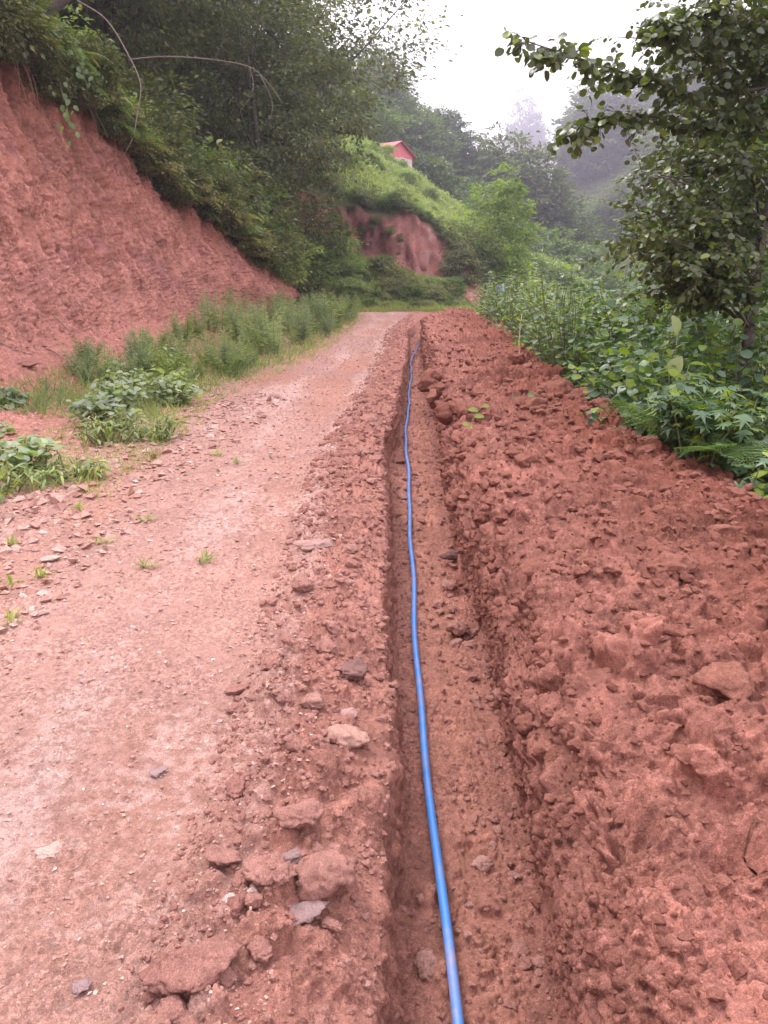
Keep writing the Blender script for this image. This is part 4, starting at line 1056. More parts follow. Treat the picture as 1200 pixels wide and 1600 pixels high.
# woods behind the spur
W1 = [(4.5, 92, 1.2, 'dark_b'), (9.5, 94, 1.25, 'dark_a'), (14, 90, 1.1, 'dark_b'), (19.5, 92, 1.5, 'dark_a'), (24, 90, 1.3, 'dark_b'), (17.5, 88, 1.1, 'dark_b'), (28, 94, 1.3, 'dark_a'), (23, 98, 1.5, 'dark_a'), (1, 96, 1.0, 'dark_a'), (-3, 93, 1.1, 'dark_a'),
      (12, 100, 1.5, 'dark_a'), (7, 104, 1.3, 'dark_a'), (17, 104, 1.6, 'dark_b')]
for x, y, s, kk in W1:
    tree('broadleaf_tree', kk, x, y, s, 'dark green tree in the wood just behind the grassy spur', group='wood behind the spur', zoff=-2)
W2 = []
for i in range(30):
    x = -14 + 46 * ((i * .618) % 1); y = r.uniform(114, 142)
    W2.append((x, y, r.uniform(.85, 1.15)))
for i, (x, y, s) in enumerate(W2):
    tree('broadleaf_tree', ('dark_a', 'dark_b', 'dark_a', 'far_a')[i % 4], x, y, s, 'tree on the forested slope in the middle distance', group='trees on the middle slope', zoff=-2.5)
tree('broadleaf_tree', 'far_b', 21.5, 133, .55, 'thin topped tree poking above the middle slope against the mist', z=tz(21.5, 133) - 1)
W3 = []
for i in range(34):
    x = 40 + 52 * ((i * .618) % 1); y = r.uniform(165, 215)
    W3.append((x, y, r.uniform(.95, 1.5)))
for i, (x, y, s) in enumerate(W3):
    tree('broadleaf_tree', ('far_a', 'dark_a')[i % 2], x, y, s, 'misty tree on the hillside across the valley', group='trees across the valley', zoff=-3)
tree('broadleaf_tree', 'far_a', 60, 240, 1.75, 'broad misty tree standing out on the right hand hill', zoff=-6)
tree('broadleaf_tree', 'far_a', 69, 244, 1.8, 'second broad misty tree on the right hand hill', zoff=-6)
for i in range(14):
    tree('broadleaf_tree', 'far_a', r.uniform(56, 100), r.uniform(225, 262), r.uniform(1.3, 2.0), 'tree fading into the mist on the right hand hill', group='misty trees on the right hill', zoff=-6)
tree('broadleaf_tree', 'far_a', 97, 596, 2.5, 'ghostly tall tree almost lost in the cloud', scz=4.0, zoff=-16)
tree('broadleaf_tree', 'far_a', 106, 600, 2.3, 'second ghostly tree beside the tall one in the cloud', scz=3.4, zoff=-16)
for i in range(12):
    tree('conifer', 'far_b', 40 + 9 * i, 452 + r.uniform(-6, 12), r.uniform(1.8, 2.3), 'faint tree shape in the cloud at the end of the valley', group='tree shapes in the cloud', scz=r.uniform(1.0, 1.3), zoff=-12)
# trees across the right-hand valley, seen through the alder
for x, y, s in ((22, 34, .8), (30, 48, .9), (26, 42, .8), (36, 60, 1.0), (20, 28, .6), (44, 74, 1.1), (34, 40, .8)):
    tree('broadleaf_tree', 'dark_a', x, y, s, 'tree down in the valley behind the alder', group='trees in the valley behind the alder', zoff=-1)

# undergrowth that reads as one mass
def cover(name, n, xr, yr, size, mat, seed, mound=.0, zoff=0, shape=L_SMALL, cond=None):
    r = np.random.default_rng(seed)
    x = r.uniform(*xr, n); y = yr[0] * (yr[1] / yr[0]) ** r.uniform(0, 1, n)
    if cond is not None:
        k = cond(x, y); x, y = x[k], y[k]
    z = terr(x, y)
    p = np.stack([x, y, 0 * x], 1).astype(np.float32)
    z = z + mound * np.abs(fbm(p, .25, 2, seed)) * r.uniform(.2, 1.6, len(x)) + zoff + r.uniform(0, size, len(x)) * .5
    pos = np.stack([x, y, z], 1)
    dr = r.normal(size=(len(x), 3)); dr[:, 2] = np.abs(dr[:, 2]) * .5
    up = np.array([0, -.3, 1.0]) + r.normal(size=(len(x), 3)) * .5
    V, F = place(shape, pos, frames(dr, up), size * r.uniform(.5, 1.4, len(x)))
    return obj(name, mesh_np(name, V, F, False, None, mat), kind='stuff')
cover('far_undergrowth', 9000, (0, 150), (262, 470), 2.2, M_LF_FAR, 30, mound=8.0)
cover('hillside_undergrowth', 36000, (-25, 110), (88, 262), .95, M_LF_FAR, 31, mound=3.0)
cover('slope_scrub', 26000, (-12, 26), (50, 90), .22, M_LF_WEED, 32, mound=.5)
cover('bank_scrub', 13000, (-5.5, 6.5), (39.8, 52), .13, M_LF_BANK, 33, mound=.25, cond=lambda x, y: (y > 40.2 + .3 * x) & ~((x > -2.6) & (x < 3.9) & (y > 46.9) & (y < 49.2)) & ~((x > 4.3) & (x < 6.2) & (y < 47.5)))
cover('valley_scrub', 26000, (5, 60), (16, 80), .30, M_LF_GRASS, 34, mound=.8)
cover('verge_scrub', 9000, (3.2, 9), (3.5, 40), .10, M_LF_SHRUB, 35, mound=.5)

def blades(name, pts, h, w, mat, seed, per=3, lean=.35):
    r = np.random.default_rng(seed)
    n = len(pts)
    pos = np.repeat(pts, per, 0) + r.normal(size=(n * per, 3)) * np.array([h * .25, h * .25, 0])
    T = (np.array([[-.5, 0, 0], [.5, 0, 0], [-.35, .55, .06], [.35, .55, .06], [0, 1, .25]]), np.array([[0, 1, 3], [0, 3, 2], [2, 3, 4]]))
    T = (T[0] * np.array([w / h, 1, 1]), T[1])
    d = np.tile([0, 0, 1.0], (n * per, 1)) + r.normal(size=(n * per, 3)) * lean
    up = r.normal(size=(n * per, 3)); up[:, 2] *= .2
    V, F = place(T, pos, frames(d, up), h * r.uniform(.5, 1.3, n * per))
    return obj(name, mesh_np(name, V, F, False, None, mat), kind='stuff')
def tpts(n, xr, yr, seed, cond=None):
    r = np.random.default_rng(seed)
    x = r.uniform(*xr, n); y = r.uniform(*yr, n)
    if cond is not None:
        k = cond(x, y); x, y = x[k], y[k]
    return np.stack([x, y, terr(x, y) - .03], 1)
blades('slope_grass', tpts(10500, (-4, 26), (50, 84), 41), .42, .06, M_LF_GRASS, 41)
blades('bank_grass', tpts(5200, (-4.2, 8.5), (39.3, 47), 42, lambda x, y: (y > 39.8 + .35 * x) & (~((x > 4.5) & (x < 6) & (y > 43)))), .34, .03, M_LF_GRASS, 42)
blades('crest_grass', tpts(2600, (-4, 4.5), (36.4, 40.5), 44, lambda x, y: y > 37.2 + .25 * x + .8 * np.sin(x * 1.7)), .28, .022, M_LF_GRASS, 44)
blades('roadside_grass', tpts(1500, (3.6, 7.5), (31, 44), 43, lambda x, y: (y < 39.5 + .35 * x)), .32, .025, M_LF_GRASS, 43)

# ------------------------------------------------------------------ weeds along the foot of the bank
def gpts(n, lo, hi, y0, y1, seed, clump=0.0):
    r = np.random.default_rng(seed)
    out = []
    for _ in range(n):
        y = y0 * (y1 / y0) ** r.uniform(0, 1)
        xa = np.interp(y, RY, lo) if not np.isscalar(lo) else lo; xb = np.interp(y, RY, hi) if not np.isscalar(hi) else hi
        out.append(gpt(r.uniform(xa, xb), y))
    p = np.array(out)
    if clump: p = p[vnoise(p.astype(np.float32), (.9, .9, 0), seed) > clump]
    return p
def feather_plant(seed, H=1.0, mat=M_LF_FEATHER):
    """wispy tall weed with fine whorled leaves"""
    r = np.random.default_rng(seed)
    parts = []; pos, dr, sz = [], [], []
    for k in range(11):
        a = r.uniform(0, 6.28); rad = r.uniform(.05, .42)
        tip = np.array([math.cos(a) * rad, math.sin(a) * rad, H * r.uniform(.6, 1.0)])
        base = tip * np.array([.3, .3, 0]); base[2] = -.05
        pc = curve([base, (base + tip) / 2 + np.array([0, 0, .06]), tip], 8)
        parts.append(tube(pc, np.linspace(.005, .0015, 8), 3))
        for j in range(46):
            t = .12 + .88 * j / 46
            i = t * 6.99; q = pc[int(i)] * (1 - i % 1) + pc[int(i) + 1] * (i % 1)
            th = r.uniform(0, 6.28)
            pos.append(q); dr.append((math.cos(th), math.sin(th), r.uniform(.0, .8))); sz.append(.13 * (1.15 - t) + .03)
    T = (L_SMALL[0] * np.array([.33, 1, 1]), L_SMALL[1])
    pos = np.array(pos)
    V, F = place(T, pos, frames(np.array(dr), np.tile([0, .2, 1.0], (len(pos), 1)) + r.normal(size=pos.shape) * .4), np.array(sz) * r.uniform(.7, 1.3, len(pos)))
    tb = join(parts)
    return mesh_np('foliage', V, F, False, None, mat), mesh_np('stem', tb[0], tb[1], True, None, M_STEM)
FP = [feather_plant(s) for s in (1, 2, 3)] + [feather_plant(s, .8, M_LF_WEED) for s in (4, 5)]
r = np.random.default_rng(12)
for i in range(72):
    t = i / 71
    y = 10.8 * (31 / 10.8) ** t
    xa, xb = float(np.interp(y, RY, x_f)) - .35, float(np.interp(y, RY, x_l)) - .12
    x = r.uniform(xa, xb); q = gpt(x, y)
    root = empty('tall_weed', (q[0], q[1], q[2]), r.uniform(0, 6.28), label='wispy pale green weed in the strip at the foot of the red bank', cat='weed', group='tall weeds along the foot of the bank')
    s = r.uniform(.45, .9) * (1.45 if 16 < y < 30 else .9); root.scale = (s * 1.25, s * 1.25, s)
    f, s_ = FP[i % 3] if r.uniform() < .7 else FP[3 + i % 2]
    obj('foliage', f, parent=root, kind='stuff'); obj('stem', s_, parent=root)
blades('weed_grass', gpts(3600, x_f - .3, x_l - .02, 8.5, 33, 51), .20, .014, M_LF_WEED, 51, per=3, lean=.6)
blades('short_grass', np.concatenate([gpts(900, x_l - .25, x_l + .35, 7.5, 33, 52, .0), gpts(500, -3.4, -2.1, 5.4, 9.0, 53, .1)]), .10, .008, M_LF_GRASS, 52, per=3, lean=.7)
# leafy weeds nearer the camera
WE = [(-3.05, 6.35, .34, .32, 'round', .11, 'weed with large grey green heart leaves at the left edge of view', 60),
      (-2.55, 6.1, .20, .30, 'lance', .12, 'tuft of narrow bright leaves at the left edge beside the gravel', 50),
      (-2.95, 5.75, .22, .38, 'lance', .13, 'low grassy tuft in the left corner of the weeds', 60),
      (-2.75, 7.6, .34, .40, 'lance', .12, 'bushy narrow leaved weed at the road edge', 60),
      (-2.35, 7.9, .26, .34, 'lance', .11, 'yellow green tuft right of the bushy narrow leaved weed', 50),
      (-2.95, 8.3, .42, .40, 'round', .11, 'weed with big blue green leaves above the bushy narrow leaved weed', 50),
      (-4.35, 9.0, .26, .18, 'round', .14, 'lone broad leaved seedling on the bare slope at the left edge', 18),
      (-3.3, 9.4, .38, .42, 'wavy', .12, 'scrambling weed on the lower slope of the bank', 40),
      (-2.7, 9.9, .36, .34, 'round', .10, 'weed with a single pale round leaf near the gravel', 40),
      (-2.9, 10.6, .42, .42, 'ovate', .13, 'weed with shiny lime leaves half way along the strip', 40),
      (-3.6, 10.8, .34, .45, 'wavy', .11, 'bluish creeping weed behind the lime leaved one', 30),
      (-3.5, 12.4, .5, .5, 'ovate', .10, 'leafy weed where the wispy weeds begin', 20),
      (-3.9, 7.4, .26, .22, 'round', .12, 'broad leaved seedling on the slope above the left weeds', 18),
      (-4.2, 12.2, .22, .15, 'round', .12, 'small round leaved seedling alone on the bare red slope', 12)]
for i, (x, y, H, Rr, shp, sz, lab, npart) in enumerate(WE):
    mats = [M_LF_WEED, M_LF_LIME] if shp in ('lance', 'ovate') else [M_LF_FEATHER, M_LF_WEED]
    n = 9 if H < .3 and Rr < .25 else 26
    if shp == 'lance': n = 34
    shrub('weed', x, y, H, Rr, n, 8, sz, shp, mats, lab, 'weed', n_parts=npart, seed=500 + i, start=.3 if shp != 'lance' else .15)
r = np.random.default_rng(15)
for x, y in ((-1.62, 5.0), (-2.2, 5.3), (-1.35, 4.1), (-1.9, 4.0), (-1.75, 4.55), (-2.05, 3.9), (-1.05, 4.2), (-2.3, 4.5), (-1.52, 6.9), (-1.3, 6.6), (-1.8, 3.4)):
    q = gpt(x, y)
    root = empty('grass_tuft', tuple(float(v) for v in q), r.uniform(0, 6), label='tiny green tuft sprouting in the gravel on the left of the road', cat='grass tuft', group='grass tufts on the gravel')
    n = 16
    T = (L_LANCE[0] * np.array([.6, 1, 1]), L_LANCE[1])
    d = r.normal(size=(n, 3)) * .6; d[:, 2] = np.abs(d[:, 2]) * .6 + .6
    V, F = place(T, r.normal(size=(n, 3)) * np.array([.02, .02, 0]), frames(d, np.tile([.1, -.1, 1.0], (n, 1))), r.uniform(.04, .10, n))
    obj('blades', mesh_np('blades', V, F, False, None, M_LF_GRASS), parent=root, kind='stuff')

# fallen sprigs on the spoil
def sprig(x, y, z, dx, dy, dz, n, size, label, mat=M_LF_LIME):
    root = empty('leafy_sprig', (x, y, z), label=label, cat='sprig')
    e = np.array([dx, dy, dz]); pc = curve([(0, 0, 0), e * .5 + np.array([0, 0, .02]), e], 8)
    tb = tube(pc, .003, 5); obj('twig', mesh_np('twig', tb[0], tb[1], True, None, M_STEM), parent=root)
    for k in range(n):
        t = k / max(1, n - 1); q = pc[int(t * 7)]
        d = e / np.linalg.norm(e) * .5 + np.array([(-1) ** k * .7, -.4, .1])
        R = frames(np.array([d]), np.array([[.1, -.5, 1.0]]))[0] * size * random.uniform(.7, 1.1)
        o = obj('leaf', leaf_mesh(L_OVATE, mat, 'ovate'), parent=root)
        o.matrix_local = Matrix([list(R[0]) + [q[0]], list(R[1]) + [q[1]], list(R[2]) + [q[2]], [0, 0, 0, 1]])
q = gpt(.76, 7.0)
sprig(.74, 6.75, float(gpt(.74, 6.75)[2]) + .05, .20, .65, .10, 5, .10, 'broken leafy sprig hanging over the edge of the trench', M_LF_LIME)
sprig(1.33, 7.7, float(gpt(1.33, 7.7)[2]) + .05, .28, .25, .02, 5, .08, 'small green sprig lying on top of the spoil heap', M_LF_MID)
# thin stalk leaning on the heap
tb = tube(curve([(2.0, 11.6, float(gpt(2.0, 11.6)[2]) + .03), (2.12, 12.4, .68), (2.3, 13.3, .98)], 9), .006, 5)
obj('dry_stalk', mesh_np('dry_stalk', tb[0], tb[1], True, None, M_ROOT), label='thin reddish stalk leaning from the heap towards the shrubs', cat='stalk')
# roots sticking out of the trench wall
for i, (a, b_, c_) in enumerate((((.66, 1.62, -.02), (.60, 1.60, -.03), (.54, 1.6, -.01)), ((.66, 1.55, -.10), (.59, 1.55, -.12), (.55, 1.55, -.11)), ((.78, 1.46, .17), (.74, 1.43, .13), (.73, 1.38, .08)), ((.80, 1.20, .18), (.86, 1.19, .20), (.92, 1.15, .19)), ((.74, 2.02, .2), (.80, 2.0, .24), (.86, 1.98, .22)))):
    tb = tube(curve([a, b_, c_], 7), [.002, .0018, .0016, .0014, .0012, .001, .0008], 4)
    obj('root', mesh_np('root', tb[0], tb[1], True, None, M_ROOT), label='thin pale root poking out of the cut edge of the heap', cat='root', group='roots poking out by the trench')

# ------------------------------------------------------------------ bare branches and vines on the bank
def thing_tube(name, pts, r0, r1, n, mat, label, cat, sides=6):
    pc = curve(pts, n); tb = tube(pc, np.linspace(r0, r1, n), sides)
    return obj(name, mesh_np(name, tb[0], tb[1], True, None, mat), label=label, cat=cat), pc
thing_tube('bare_branch', [(-6.35, 18.39, 7.04), (-5.75, 18.28, 6.66), (-5.29, 18.07, 5.96), (-5.04, 17.89, 5.39), (-5.09, 17.74, 4.89), (-5.22, 17.54, 4.26), (-5.72, 17.82, 3.78)], .020, .006, 40, M_TWIG, 'long bare branch arching down in front of the bank into a hook', 'branch')
_, pc = thing_tube('bare_branch', [(-6.61, 22.55, 6.94), (-5.62, 22.57, 7.01), (-4.46, 22.55, 6.94), (-3.47, 22.49, 6.75), (-2.98, 22.36, 6.34), (-2.64, 22.22, 5.87)], .020, .007, 34, M_TWIG, 'pale bare branch reaching out level over the bracken with a drooping forked end', 'branch')
for a, b_, c_ in (((-3.47, 22.49, 6.75), (-3.4, 22.4, 6.2), (-3.8, 22.3, 5.6)), ((-3.2, 22.4, 6.55), (-2.9, 22.3, 5.9), (-3.0, 22.2, 5.3)), ((-4.4, 22.5, 6.9), (-4.1, 22.4, 7.3), (-3.9, 22.4, 7.4))):
    t2 = tube(curve([a, b_, c_], 10), np.linspace(.010, .004, 10), 5)
    obj('twig', mesh_np('twig', t2[0], t2[1], True, None, M_TWIG), parent=bpy.data.objects['bare_branch.001'])
thing_tube('hanging_root', [(-7.19, 17.26, 6.76), (-7.24, 17.1, 6.22), (-7.13, 16.94, 5.69)], .02, .01, 12, M_TWIG, 'straight bare root hanging at the top left corner of the bank', 'root')
thing_tube('fallen_trunk', [(-7.6, 17.5, 5.6), (-7.17, 17.61, 6.19), (-6.73, 17.74, 6.62), (-6.1, 17.9, 7.2)], .14, .11, 14, M_BARK, 'thick leaning trunk in the shade at the top left of the bank', 'trunk', 10)
# leafy vines trailing over the lip
def vine(pts, n, size, label, mat=M_LF_FERN):
    root = empty('vine', pts[0], label=label, cat='vine')
    base = np.array(pts[0]); pc = curve(pts, 16) - base
    tb = tube(pc, .006, 4); obj('stem', mesh_np('stem', tb[0], tb[1], True, None, M_STEM), parent=root)
    for k in range(n):
        t = .1 + .9 * k / n; q = pc[int(t * 15)] + np.array([random.uniform(-.16, .16), random.uniform(-.1, .03), random.uniform(-.05, .05)])
        d = np.array([(-1) ** k * random.uniform(.1, 1.3), random.uniform(-.7, .1), -1.0])
        R = frames(np.array([d]), np.array([[random.uniform(-.4, .6), -1.0, .5]]))[0] * size * random.uniform(.7, 1.15)
        o = obj('leaf', leaf_mesh(L_OVATE, mat, 'ovate'), parent=root)
        o.matrix_local = Matrix([list(R[0]) + [q[0]], list(R[1]) + [q[1]], list(R[2]) + [q[2]], [0, 0, 0, 1]])
vine([(-6.49, 17.43, 6.59), (-6.16, 17.05, 6.05), (-5.83, 16.68, 5.51), (-5.64, 16.43, 5.02)], 22, .12, 'leafy vine trailing down in front of the dark hollow at the top left')
vine([(-6.9, 17.2, 6.4), (-6.6, 16.9, 5.9), (-6.35, 16.6, 5.3)], 16, .11, 'shorter vine left of the long trailing one in the dark hollow')
vine([(-6.26, 16.61, 5.28), (-6.02, 16.24, 4.76), (-5.86, 15.92, 4.39), (-5.81, 15.78, 3.92)], 18, .12, 'vine tip with pale leaves hanging lowest over the red face')
r = np.random.default_rng(71)
for i in range(16):
    y = r.uniform(15.5, 19.8); x = float(np.interp(y, RY, x_t)); z = float(np.interp(y, RY, z_t))
    fern(x + .1, y, z + r.uniform(-.1, .6), r.uniform(.8, 1.2), 7, M_LF_FERN if i % 3 else M_LF_FERNDRY, 'shaded fern on the lip of the bank near the top left', 80 + i, group='shaded ferns on the lip of the bank', hang=.5, az0=-2.6, span=3.2, far=True)
# hanging roots below the lip
for i in range(26):
    y = r.uniform(15.5, 24); x = float(np.interp(y, RY, x_t)) + .15; z = float(np.interp(y, RY, z_t))
    L = r.uniform(.3, 1.1)
    thing_tube('hanging_root', [(x - .1, y, z + .05), (x + .16, y - .05, z - L * .4), (x + .2 + r.uniform(-.1, .15), y + r.uniform(-.15, .15), z - L)], .012, .004, 8, M_ROOT, 'thin root dangling from the lip over the red face', 'root', 4)
    bpy.context.scene.collection.objects[-1]['group'] = 'roots dangling from the lip'
# dry sticks on the bank slope
for i, (x, y, rz, L) in enumerate(((-4.9, 12.9, .4, .5), (-5.2, 12.0, -.6, .7), (-4.7, 14.1, -.3, .6), (-5.6, 13.2, .2, .4), (-4.6, 15.0, 1.0, .5), (-5.4, 10.9, .8, .5))):
    q = gpt(x, y)
    thing_tube('dry_stick', [(x, y, q[2] + .03), (x + L * .5 * math.cos(rz), y + L * .5 * math.sin(rz), gpt(x + L * .5 * math.cos(rz), y + L * .5 * math.sin(rz))[2] + .06), (x + L * math.cos(rz), y + L * math.sin(rz), gpt(x + L * math.cos(rz), y + L * math.sin(rz))[2] + .04)], .012, .006, 8, M_TWIG, 'pale dry stick lying on the bare slope of the bank', 'stick', 5)
    bpy.context.scene.collection.objects[-1]['group'] = 'dry sticks on the bank slope'

# ------------------------------------------------------------------ the alder on the right
AX0 = (3.40, 7.37)
aroot = empty('alder_tree', (3.40, 7.37, tz(3.4, 7.37) + .35), label='alder on the right with round leaves and long branches reaching across the sky', cat='tree')
AO = np.array(aroot.location)
zb = AO[2]
trunk_pts = [(3.38, 7.36, zb - .3), (3.40, 7.37, 1.09), (3.45, 7.51, 1.54), (3.51, 7.63, 1.94), (3.66, 7.79, 2.45), (3.87, 7.96, 3.02), (4.11, 8.17, 3.71), (4.3, 8.3, 4.6), (4.4, 8.3, 5.6)]
tp = curve(trunk_pts, 40)
parts = [tube(tp - AO, np.linspace(.055, .028, 40), 12)]
limbs = [  # (points, start radius)
 [(3.75, 7.85, 2.75), (3.55, 7.38, 3.17), (3.07, 7.14, 3.07), (2.42, 6.8, 2.97), (2.12, 6.6, 3.01), (1.85, 6.51, 3.04), (1.39, 6.32, 3.11), (1.0, 6.12, 3.16)],
 [(3.75, 7.85, 2.70), (3.6, 7.41, 3.20), (3.17, 7.14, 3.07), (2.81, 6.97, 2.85), (2.51, 6.84, 2.77), (1.98, 6.64, 2.79), (1.66, 6.52, 2.74), (1.41, 6.38, 2.63)],
 [(4.0, 8.1, 3.4), (3.5, 7.4, 3.6), (2.98, 6.84, 3.45), (2.49, 6.64, 3.48), (2.17, 6.51, 3.40), (1.95, 6.4, 3.28)]]
r = np.random.default_rng(17)
def rand_limb(end):
    zt = np.clip(end[2] - .55 * np.hypot(end[0] - 3.7, end[1] - 7.8) * .6, .9, 5.2)
    a = tp[np.argmin(np.abs(tp[:, 2] - zt))]
    e = np.array(end); return [tuple(a), tuple((a + e) / 2 + np.array([0, 0, .12]) + r.normal(size=3) * .08), tuple(e)]
for q in range(40):                                    # low left skirt and top left of the crown
    if q < 24: limbs.append(rand_limb((r.uniform(2.0, 2.8), r.uniform(6.4, 7.8), r.uniform(1.45, 2.5))))
    else: limbs.append(rand_limb((r.uniform(2.1, 3.4), r.uniform(6.3, 7.2), r.uniform(3.2, 3.9))))
for _ in range(66):
    x = 2.25 + 2.9 * r.uniform() ** 1.15; y = r.uniform(6.4, 9.6); z = r.uniform(1.35, 5.2)
    if 2.5 < z < 3.3 and x < 2.7: x += .5
    if z > 3.3 and x < 2.3: x += .4
    if z < 2.1 and x > 2.8: z += 1.0
    limbs.append(rand_limb((x, y, z)))
twig_starts = []
for li, L in enumerate(limbs):
    pc = curve(L, 22 if li < 3 else 14)
    main = li < 3
    parts.append(tube(pc - AO, np.linspace(.022 if main else .016, .004, len(pc)), 6))
    for k in range(4 if main else 4, len(pc)):
        for rep in range(7 if main else 2):
            if main and k < 7 and rep: continue
            twig_starts.append((pc[k], pc[min(k, len(pc) - 1)] - pc[k - 1], main))
lp, ld, lu, ls = [], [], [], []
for (q, t, main) in twig_starts:
    t = t / (np.linalg.norm(t) + 1e-9)
    L = r.uniform(.10, .24) if main else r.uniform(.18, .42)
    d = t * .7 + r.normal(size=3) * .65; d[2] = d[2] * .6 - .10; d /= np.linalg.norm(d)
    tw = curve([q, q + d * L * .5, q + d * L + np.array([0, 0, -.03])], 5)
    parts.append(tube(tw - AO, np.linspace(.0035, .0015, 5), 3))
    n = int(L / .038) + 1
    for j in range(n):
        tt = (j + .6) / n; p_ = tw[int(tt * 3.99)] * (1 - (tt * 3.99) % 1) + tw[int(tt * 3.99) + 1] * ((tt * 3.99) % 1)
        sd_ = np.cross(d, [0, 0, 1]); sd_ /= np.linalg.norm(sd_) + 1e-9
        dd = d * .6 + sd_ * (1 if j % 2 else -1) * .9 + np.array([0, 0, -.25 - .3 * r.uniform()]) + r.normal(size=3) * .25
        lp.append(p_ + dd * .012); ld.append(dd); lu.append(np.array([0, 0, 1.0]) + r.normal(size=3) * .7); ls.append(r.uniform(.050, .086) if main else r.uniform(.032, .072))
lp, ld, lu, ls = map(np.array, (lp, ld, lu, ls))
V, F = join(parts)
obj('trunk', mesh_np('trunk', V, F, True, None, M_BARK), parent=aroot)
leafy(aroot, lp - AO, frames(ld, lu), ls, 'alder', [M_LF_ALDER, M_LF_ALDER], 300)

# a second, paler tree just behind it
tree('broadleaf_tree', 'valley', 5.9, 11.5, 1.0, 'fine leaved tree behind the alder at the right edge', z=tz(5.9, 11.5) + .2, scz=1.1)
tree('broadleaf_tree', 'valley', 7.6, 15.5, 1.2, 'second fine leaved tree further behind the alder', z=tz(7.6, 15.5) + .2)
tree('broadleaf_tree', 'bush_a', 4.3, 13.5, 1.6, 'round bush between the alder and the thicket', 'bush', z=tz(4.3, 13.5))

# ------------------------------------------------------------------ the pink hut on the spur
def plain(name, col, rough=.6, spec=.3, var=.12, sc=3):
    m, nt, b, out = new_mat(name)
    n1 = noise_node(nt, sc, 5, .6)
    lo = tuple(c * (1 - var) for c in col); hi = tuple(min(1, c * (1 + var)) for c in col)
    nt.links.new(ramp(nt, n1.outputs[0], [(.35, lo), (.65, hi)]), b.inputs['Base Color'])
    b.inputs['Roughness'].default_value = rough; b.inputs['Specular IOR Level'].default_value = spec
    return m
M_PINK = plain('pale_pink_paint', (.86, .60, .68)); M_SALMON = plain('salmon_pink_paint', (.80, .20, .24)); M_ROOF = plain('rusty_red_sheet', (.52, .10, .12), .5, .4, .2, 6)
M_WHITE = plain('white_frame_paint', (.80, .78, .80)); M_GLASS = plain('dim_window_glass', (.10, .11, .13), .15, .6)
def prism(pts_bottom, pts_top):
    n = len(pts_bottom); V = np.array(list(pts_bottom) + list(pts_top), float)
    F = [[i, (i + 1) % n, n + (i + 1) % n] for i in range(n)] + [[i, n + (i + 1) % n, n + i] for i in range(n)]
    F += [[0, i + 1, i] for i in range(1, n - 1)] + [[n, n + i, n + i + 1] for i in range(1, n - 1)]
    return V, np.array(F)
hut = empty('pink_hut', (.95, 80.3, 10.9), math.atan2(1.9, 1.6), label='small pink painted hut with a rusty red roof on the ridge of the spur', cat='hut')
hut.scale = (1.12, 1.12, 1.1)
# local axes: x along the gable wall (2.5 m), y along the long wall away from it
def box(x0, x1, y0, y1, z0, z1):
    return prism([(x0, y0, z0), (x1, y0, z0), (x1, y1, z0), (x0, y1, z0)], [(x0, y0, z1), (x1, y0, z1), (x1, y1, z1), (x0, y1, z1)])
E1, RG, E2, RX, W_, D_ = 2.25, 2.62, 1.62, .75, 2.5, 3.0
gab = prism([(0, 0, -.4), (W_, 0, -.4), (W_, 0, E2 - .25), (0, 0, E2 - .25)], [(0, .1, -.4), (W_, .1, -.4), (W_, .1, E2 - .25), (0, .1, E2 - .25)])
obj('gable_wall', mesh_np('gable_wall', *gab, False, None, M_PINK), parent=hut)
top = prism([(0, -.01, E2 - .25), (W_, -.01, E2 - .25), (W_, -.01, E2), (RX, -.01, RG), (0, -.01, E1)], [(0, .1, E2 - .25), (W_, .1, E2 - .25), (W_, .1, E2), (RX, .1, RG), (0, .1, E1)])
obj('gable_top', mesh_np('gable_top', *top, False, None, M_SALMON), parent=hut, label='darker salmon pink top of the gable')
obj('side_wall', mesh_np('side_wall', *box(.003, .1, .103, D_, -.4, E1), False, None, M_SALMON), parent=hut)
obj('side_wall', mesh_np('side_wall', *box(W_ - .1, W_ - .003, .103, D_, -.4, E2), False, None, M_SALMON), parent=hut)
obj('back_wall', mesh_np('back_wall', *box(.103, W_ - .103, D_ - .1, D_ - .003, -.4, E2), False, None, M_SALMON), parent=hut)
def slab(a, b2, t=.06):
    (xa, za), (xb, zb_) = a, b2
    return prism([(xa, -.28, za), (xb, -.28, zb_), (xb, D_ + .2, zb_), (xa, D_ + .2, za)], [(xa, -.28, za + t), (xb, -.28, zb_ + t), (xb, D_ + .2, zb_ + t), (xa, D_ + .2, za + t)])
obj('roof', mesh_np('roof', *slab((-.28, E1 - .10), (RX, RG + .02)), False, None, M_ROOF), parent=hut)
obj('roof', mesh_np('roof', *slab((RX + .003, RG + .02), (W_ + .30, E2 - .12)), False, None, M_ROOF), parent=hut)
wf = obj('window_frame', mesh_np('window_frame', *join([box(.82, .90, -.05, -.003, .55, 1.40), box(1.42, 1.50, -.05, -.003, .55, 1.40), box(.903, 1.417, -.05, -.003, .55, .62), box(.903, 1.417, -.05, -.003, 1.33, 1.40), box(.903, 1.417, -.045, -.003, .95, 1.0)]), False, None, M_WHITE), parent=hut)
obj('pane', mesh_np('pane', *box(.903, 1.417, -.025, -.006, 1.003, 1.327), False, None, M_GLASS), parent=wf)
obj('panel', mesh_np('panel', *box(.903, 1.417, -.03, -.006, .623, .947), False, None, M_WHITE), parent=wf)

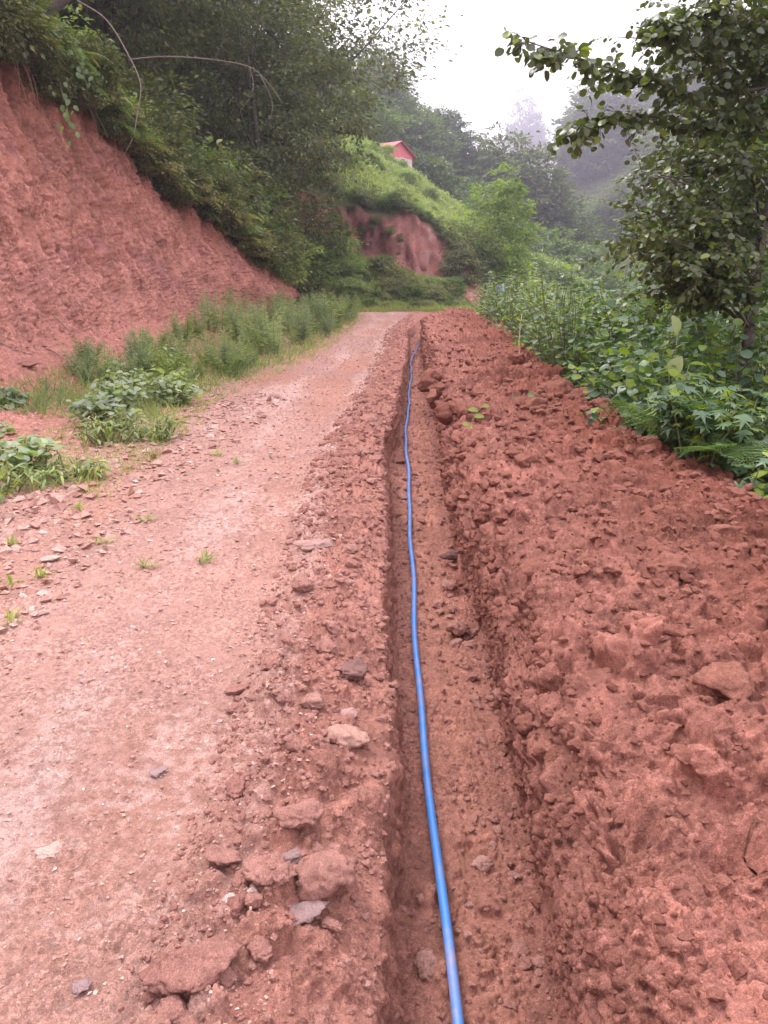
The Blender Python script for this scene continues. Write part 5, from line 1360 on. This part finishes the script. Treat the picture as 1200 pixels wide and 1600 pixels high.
# pale blue drum far down the road
V, F = ico(3)
V = V * np.array([.28, .28, 1]); V[:, 2] = np.clip(V[:, 2] * 1.4, -.42, .42)
zz = tz(7.0, 49.0)
dr_ = empty('water_drum', (7.0, 48.6, zz + .5), label='pale blue plastic drum standing beyond the end of the heap', cat='drum')
th = np.linspace(0, 2 * math.pi, 24, endpoint=False)
prof = [(0, -.45), (.27, -.45), (.29, -.40), (.29, -.16), (.305, -.14), (.29, -.12), (.29, .12), (.305, .14), (.29, .16), (.29, .38), (.27, .44), (.24, .45), (0, .45)]
V = np.array([(q * math.cos(t), q * math.sin(t), z) for q, z in prof for t in th]); n = 24
F = np.array([(a * n + j, a * n + (j + 1) % n, (a + 1) * n + (j + 1) % n, (a + 1) * n + j) for a in range(len(prof) - 1) for j in range(n)])
obj('barrel', mesh_np('barrel', V, F, True, None, plain('pale_blue_plastic', (.42, .52, .80))), parent=dr_)
capm = tube(np.array([(.12, 0, .44), (.12, 0, .49)]), .05, 10)
obj('cap', mesh_np('cap', *capm, False, None, M_WHITE), parent=dr_)

# ------------------------------------------------------------------ the air
if HAZE > 0:
    zlo = float(P3[:, 2].min()) - 1
    zhi = max(float(P3[:, 2].max()) + 3, 128)
    hv, hf = box(-690, 690, -690, 690, zlo, zhi)
    hm = bpy.data.materials.new('mist'); hm.use_nodes = True; nt = hm.node_tree; nt.nodes.clear()
    ho = nt.nodes.new('ShaderNodeOutputMaterial'); hp = nt.nodes.new('ShaderNodeVolumePrincipled')
    hp.inputs['Color'].default_value = (.82, .775, .95, 1); hp.inputs['Density'].default_value = HAZE
    hp.inputs['Anisotropy'].default_value = 0.6
    nt.links.new(hp.outputs[0], ho.inputs['Volume'])
    obj('haze', mesh_np('haze', hv, hf, False, None, hm), kind='stuff')
tri = 0
seen = set()
for o in bpy.data.objects:
    if o.type == 'MESH' and o.data.name not in seen:
        seen.add(o.data.name); tri += len(o.data.loops) - 2 * len(o.data.polygons)

print('TRIS', tri, 'OBJ', len(bpy.data.objects))
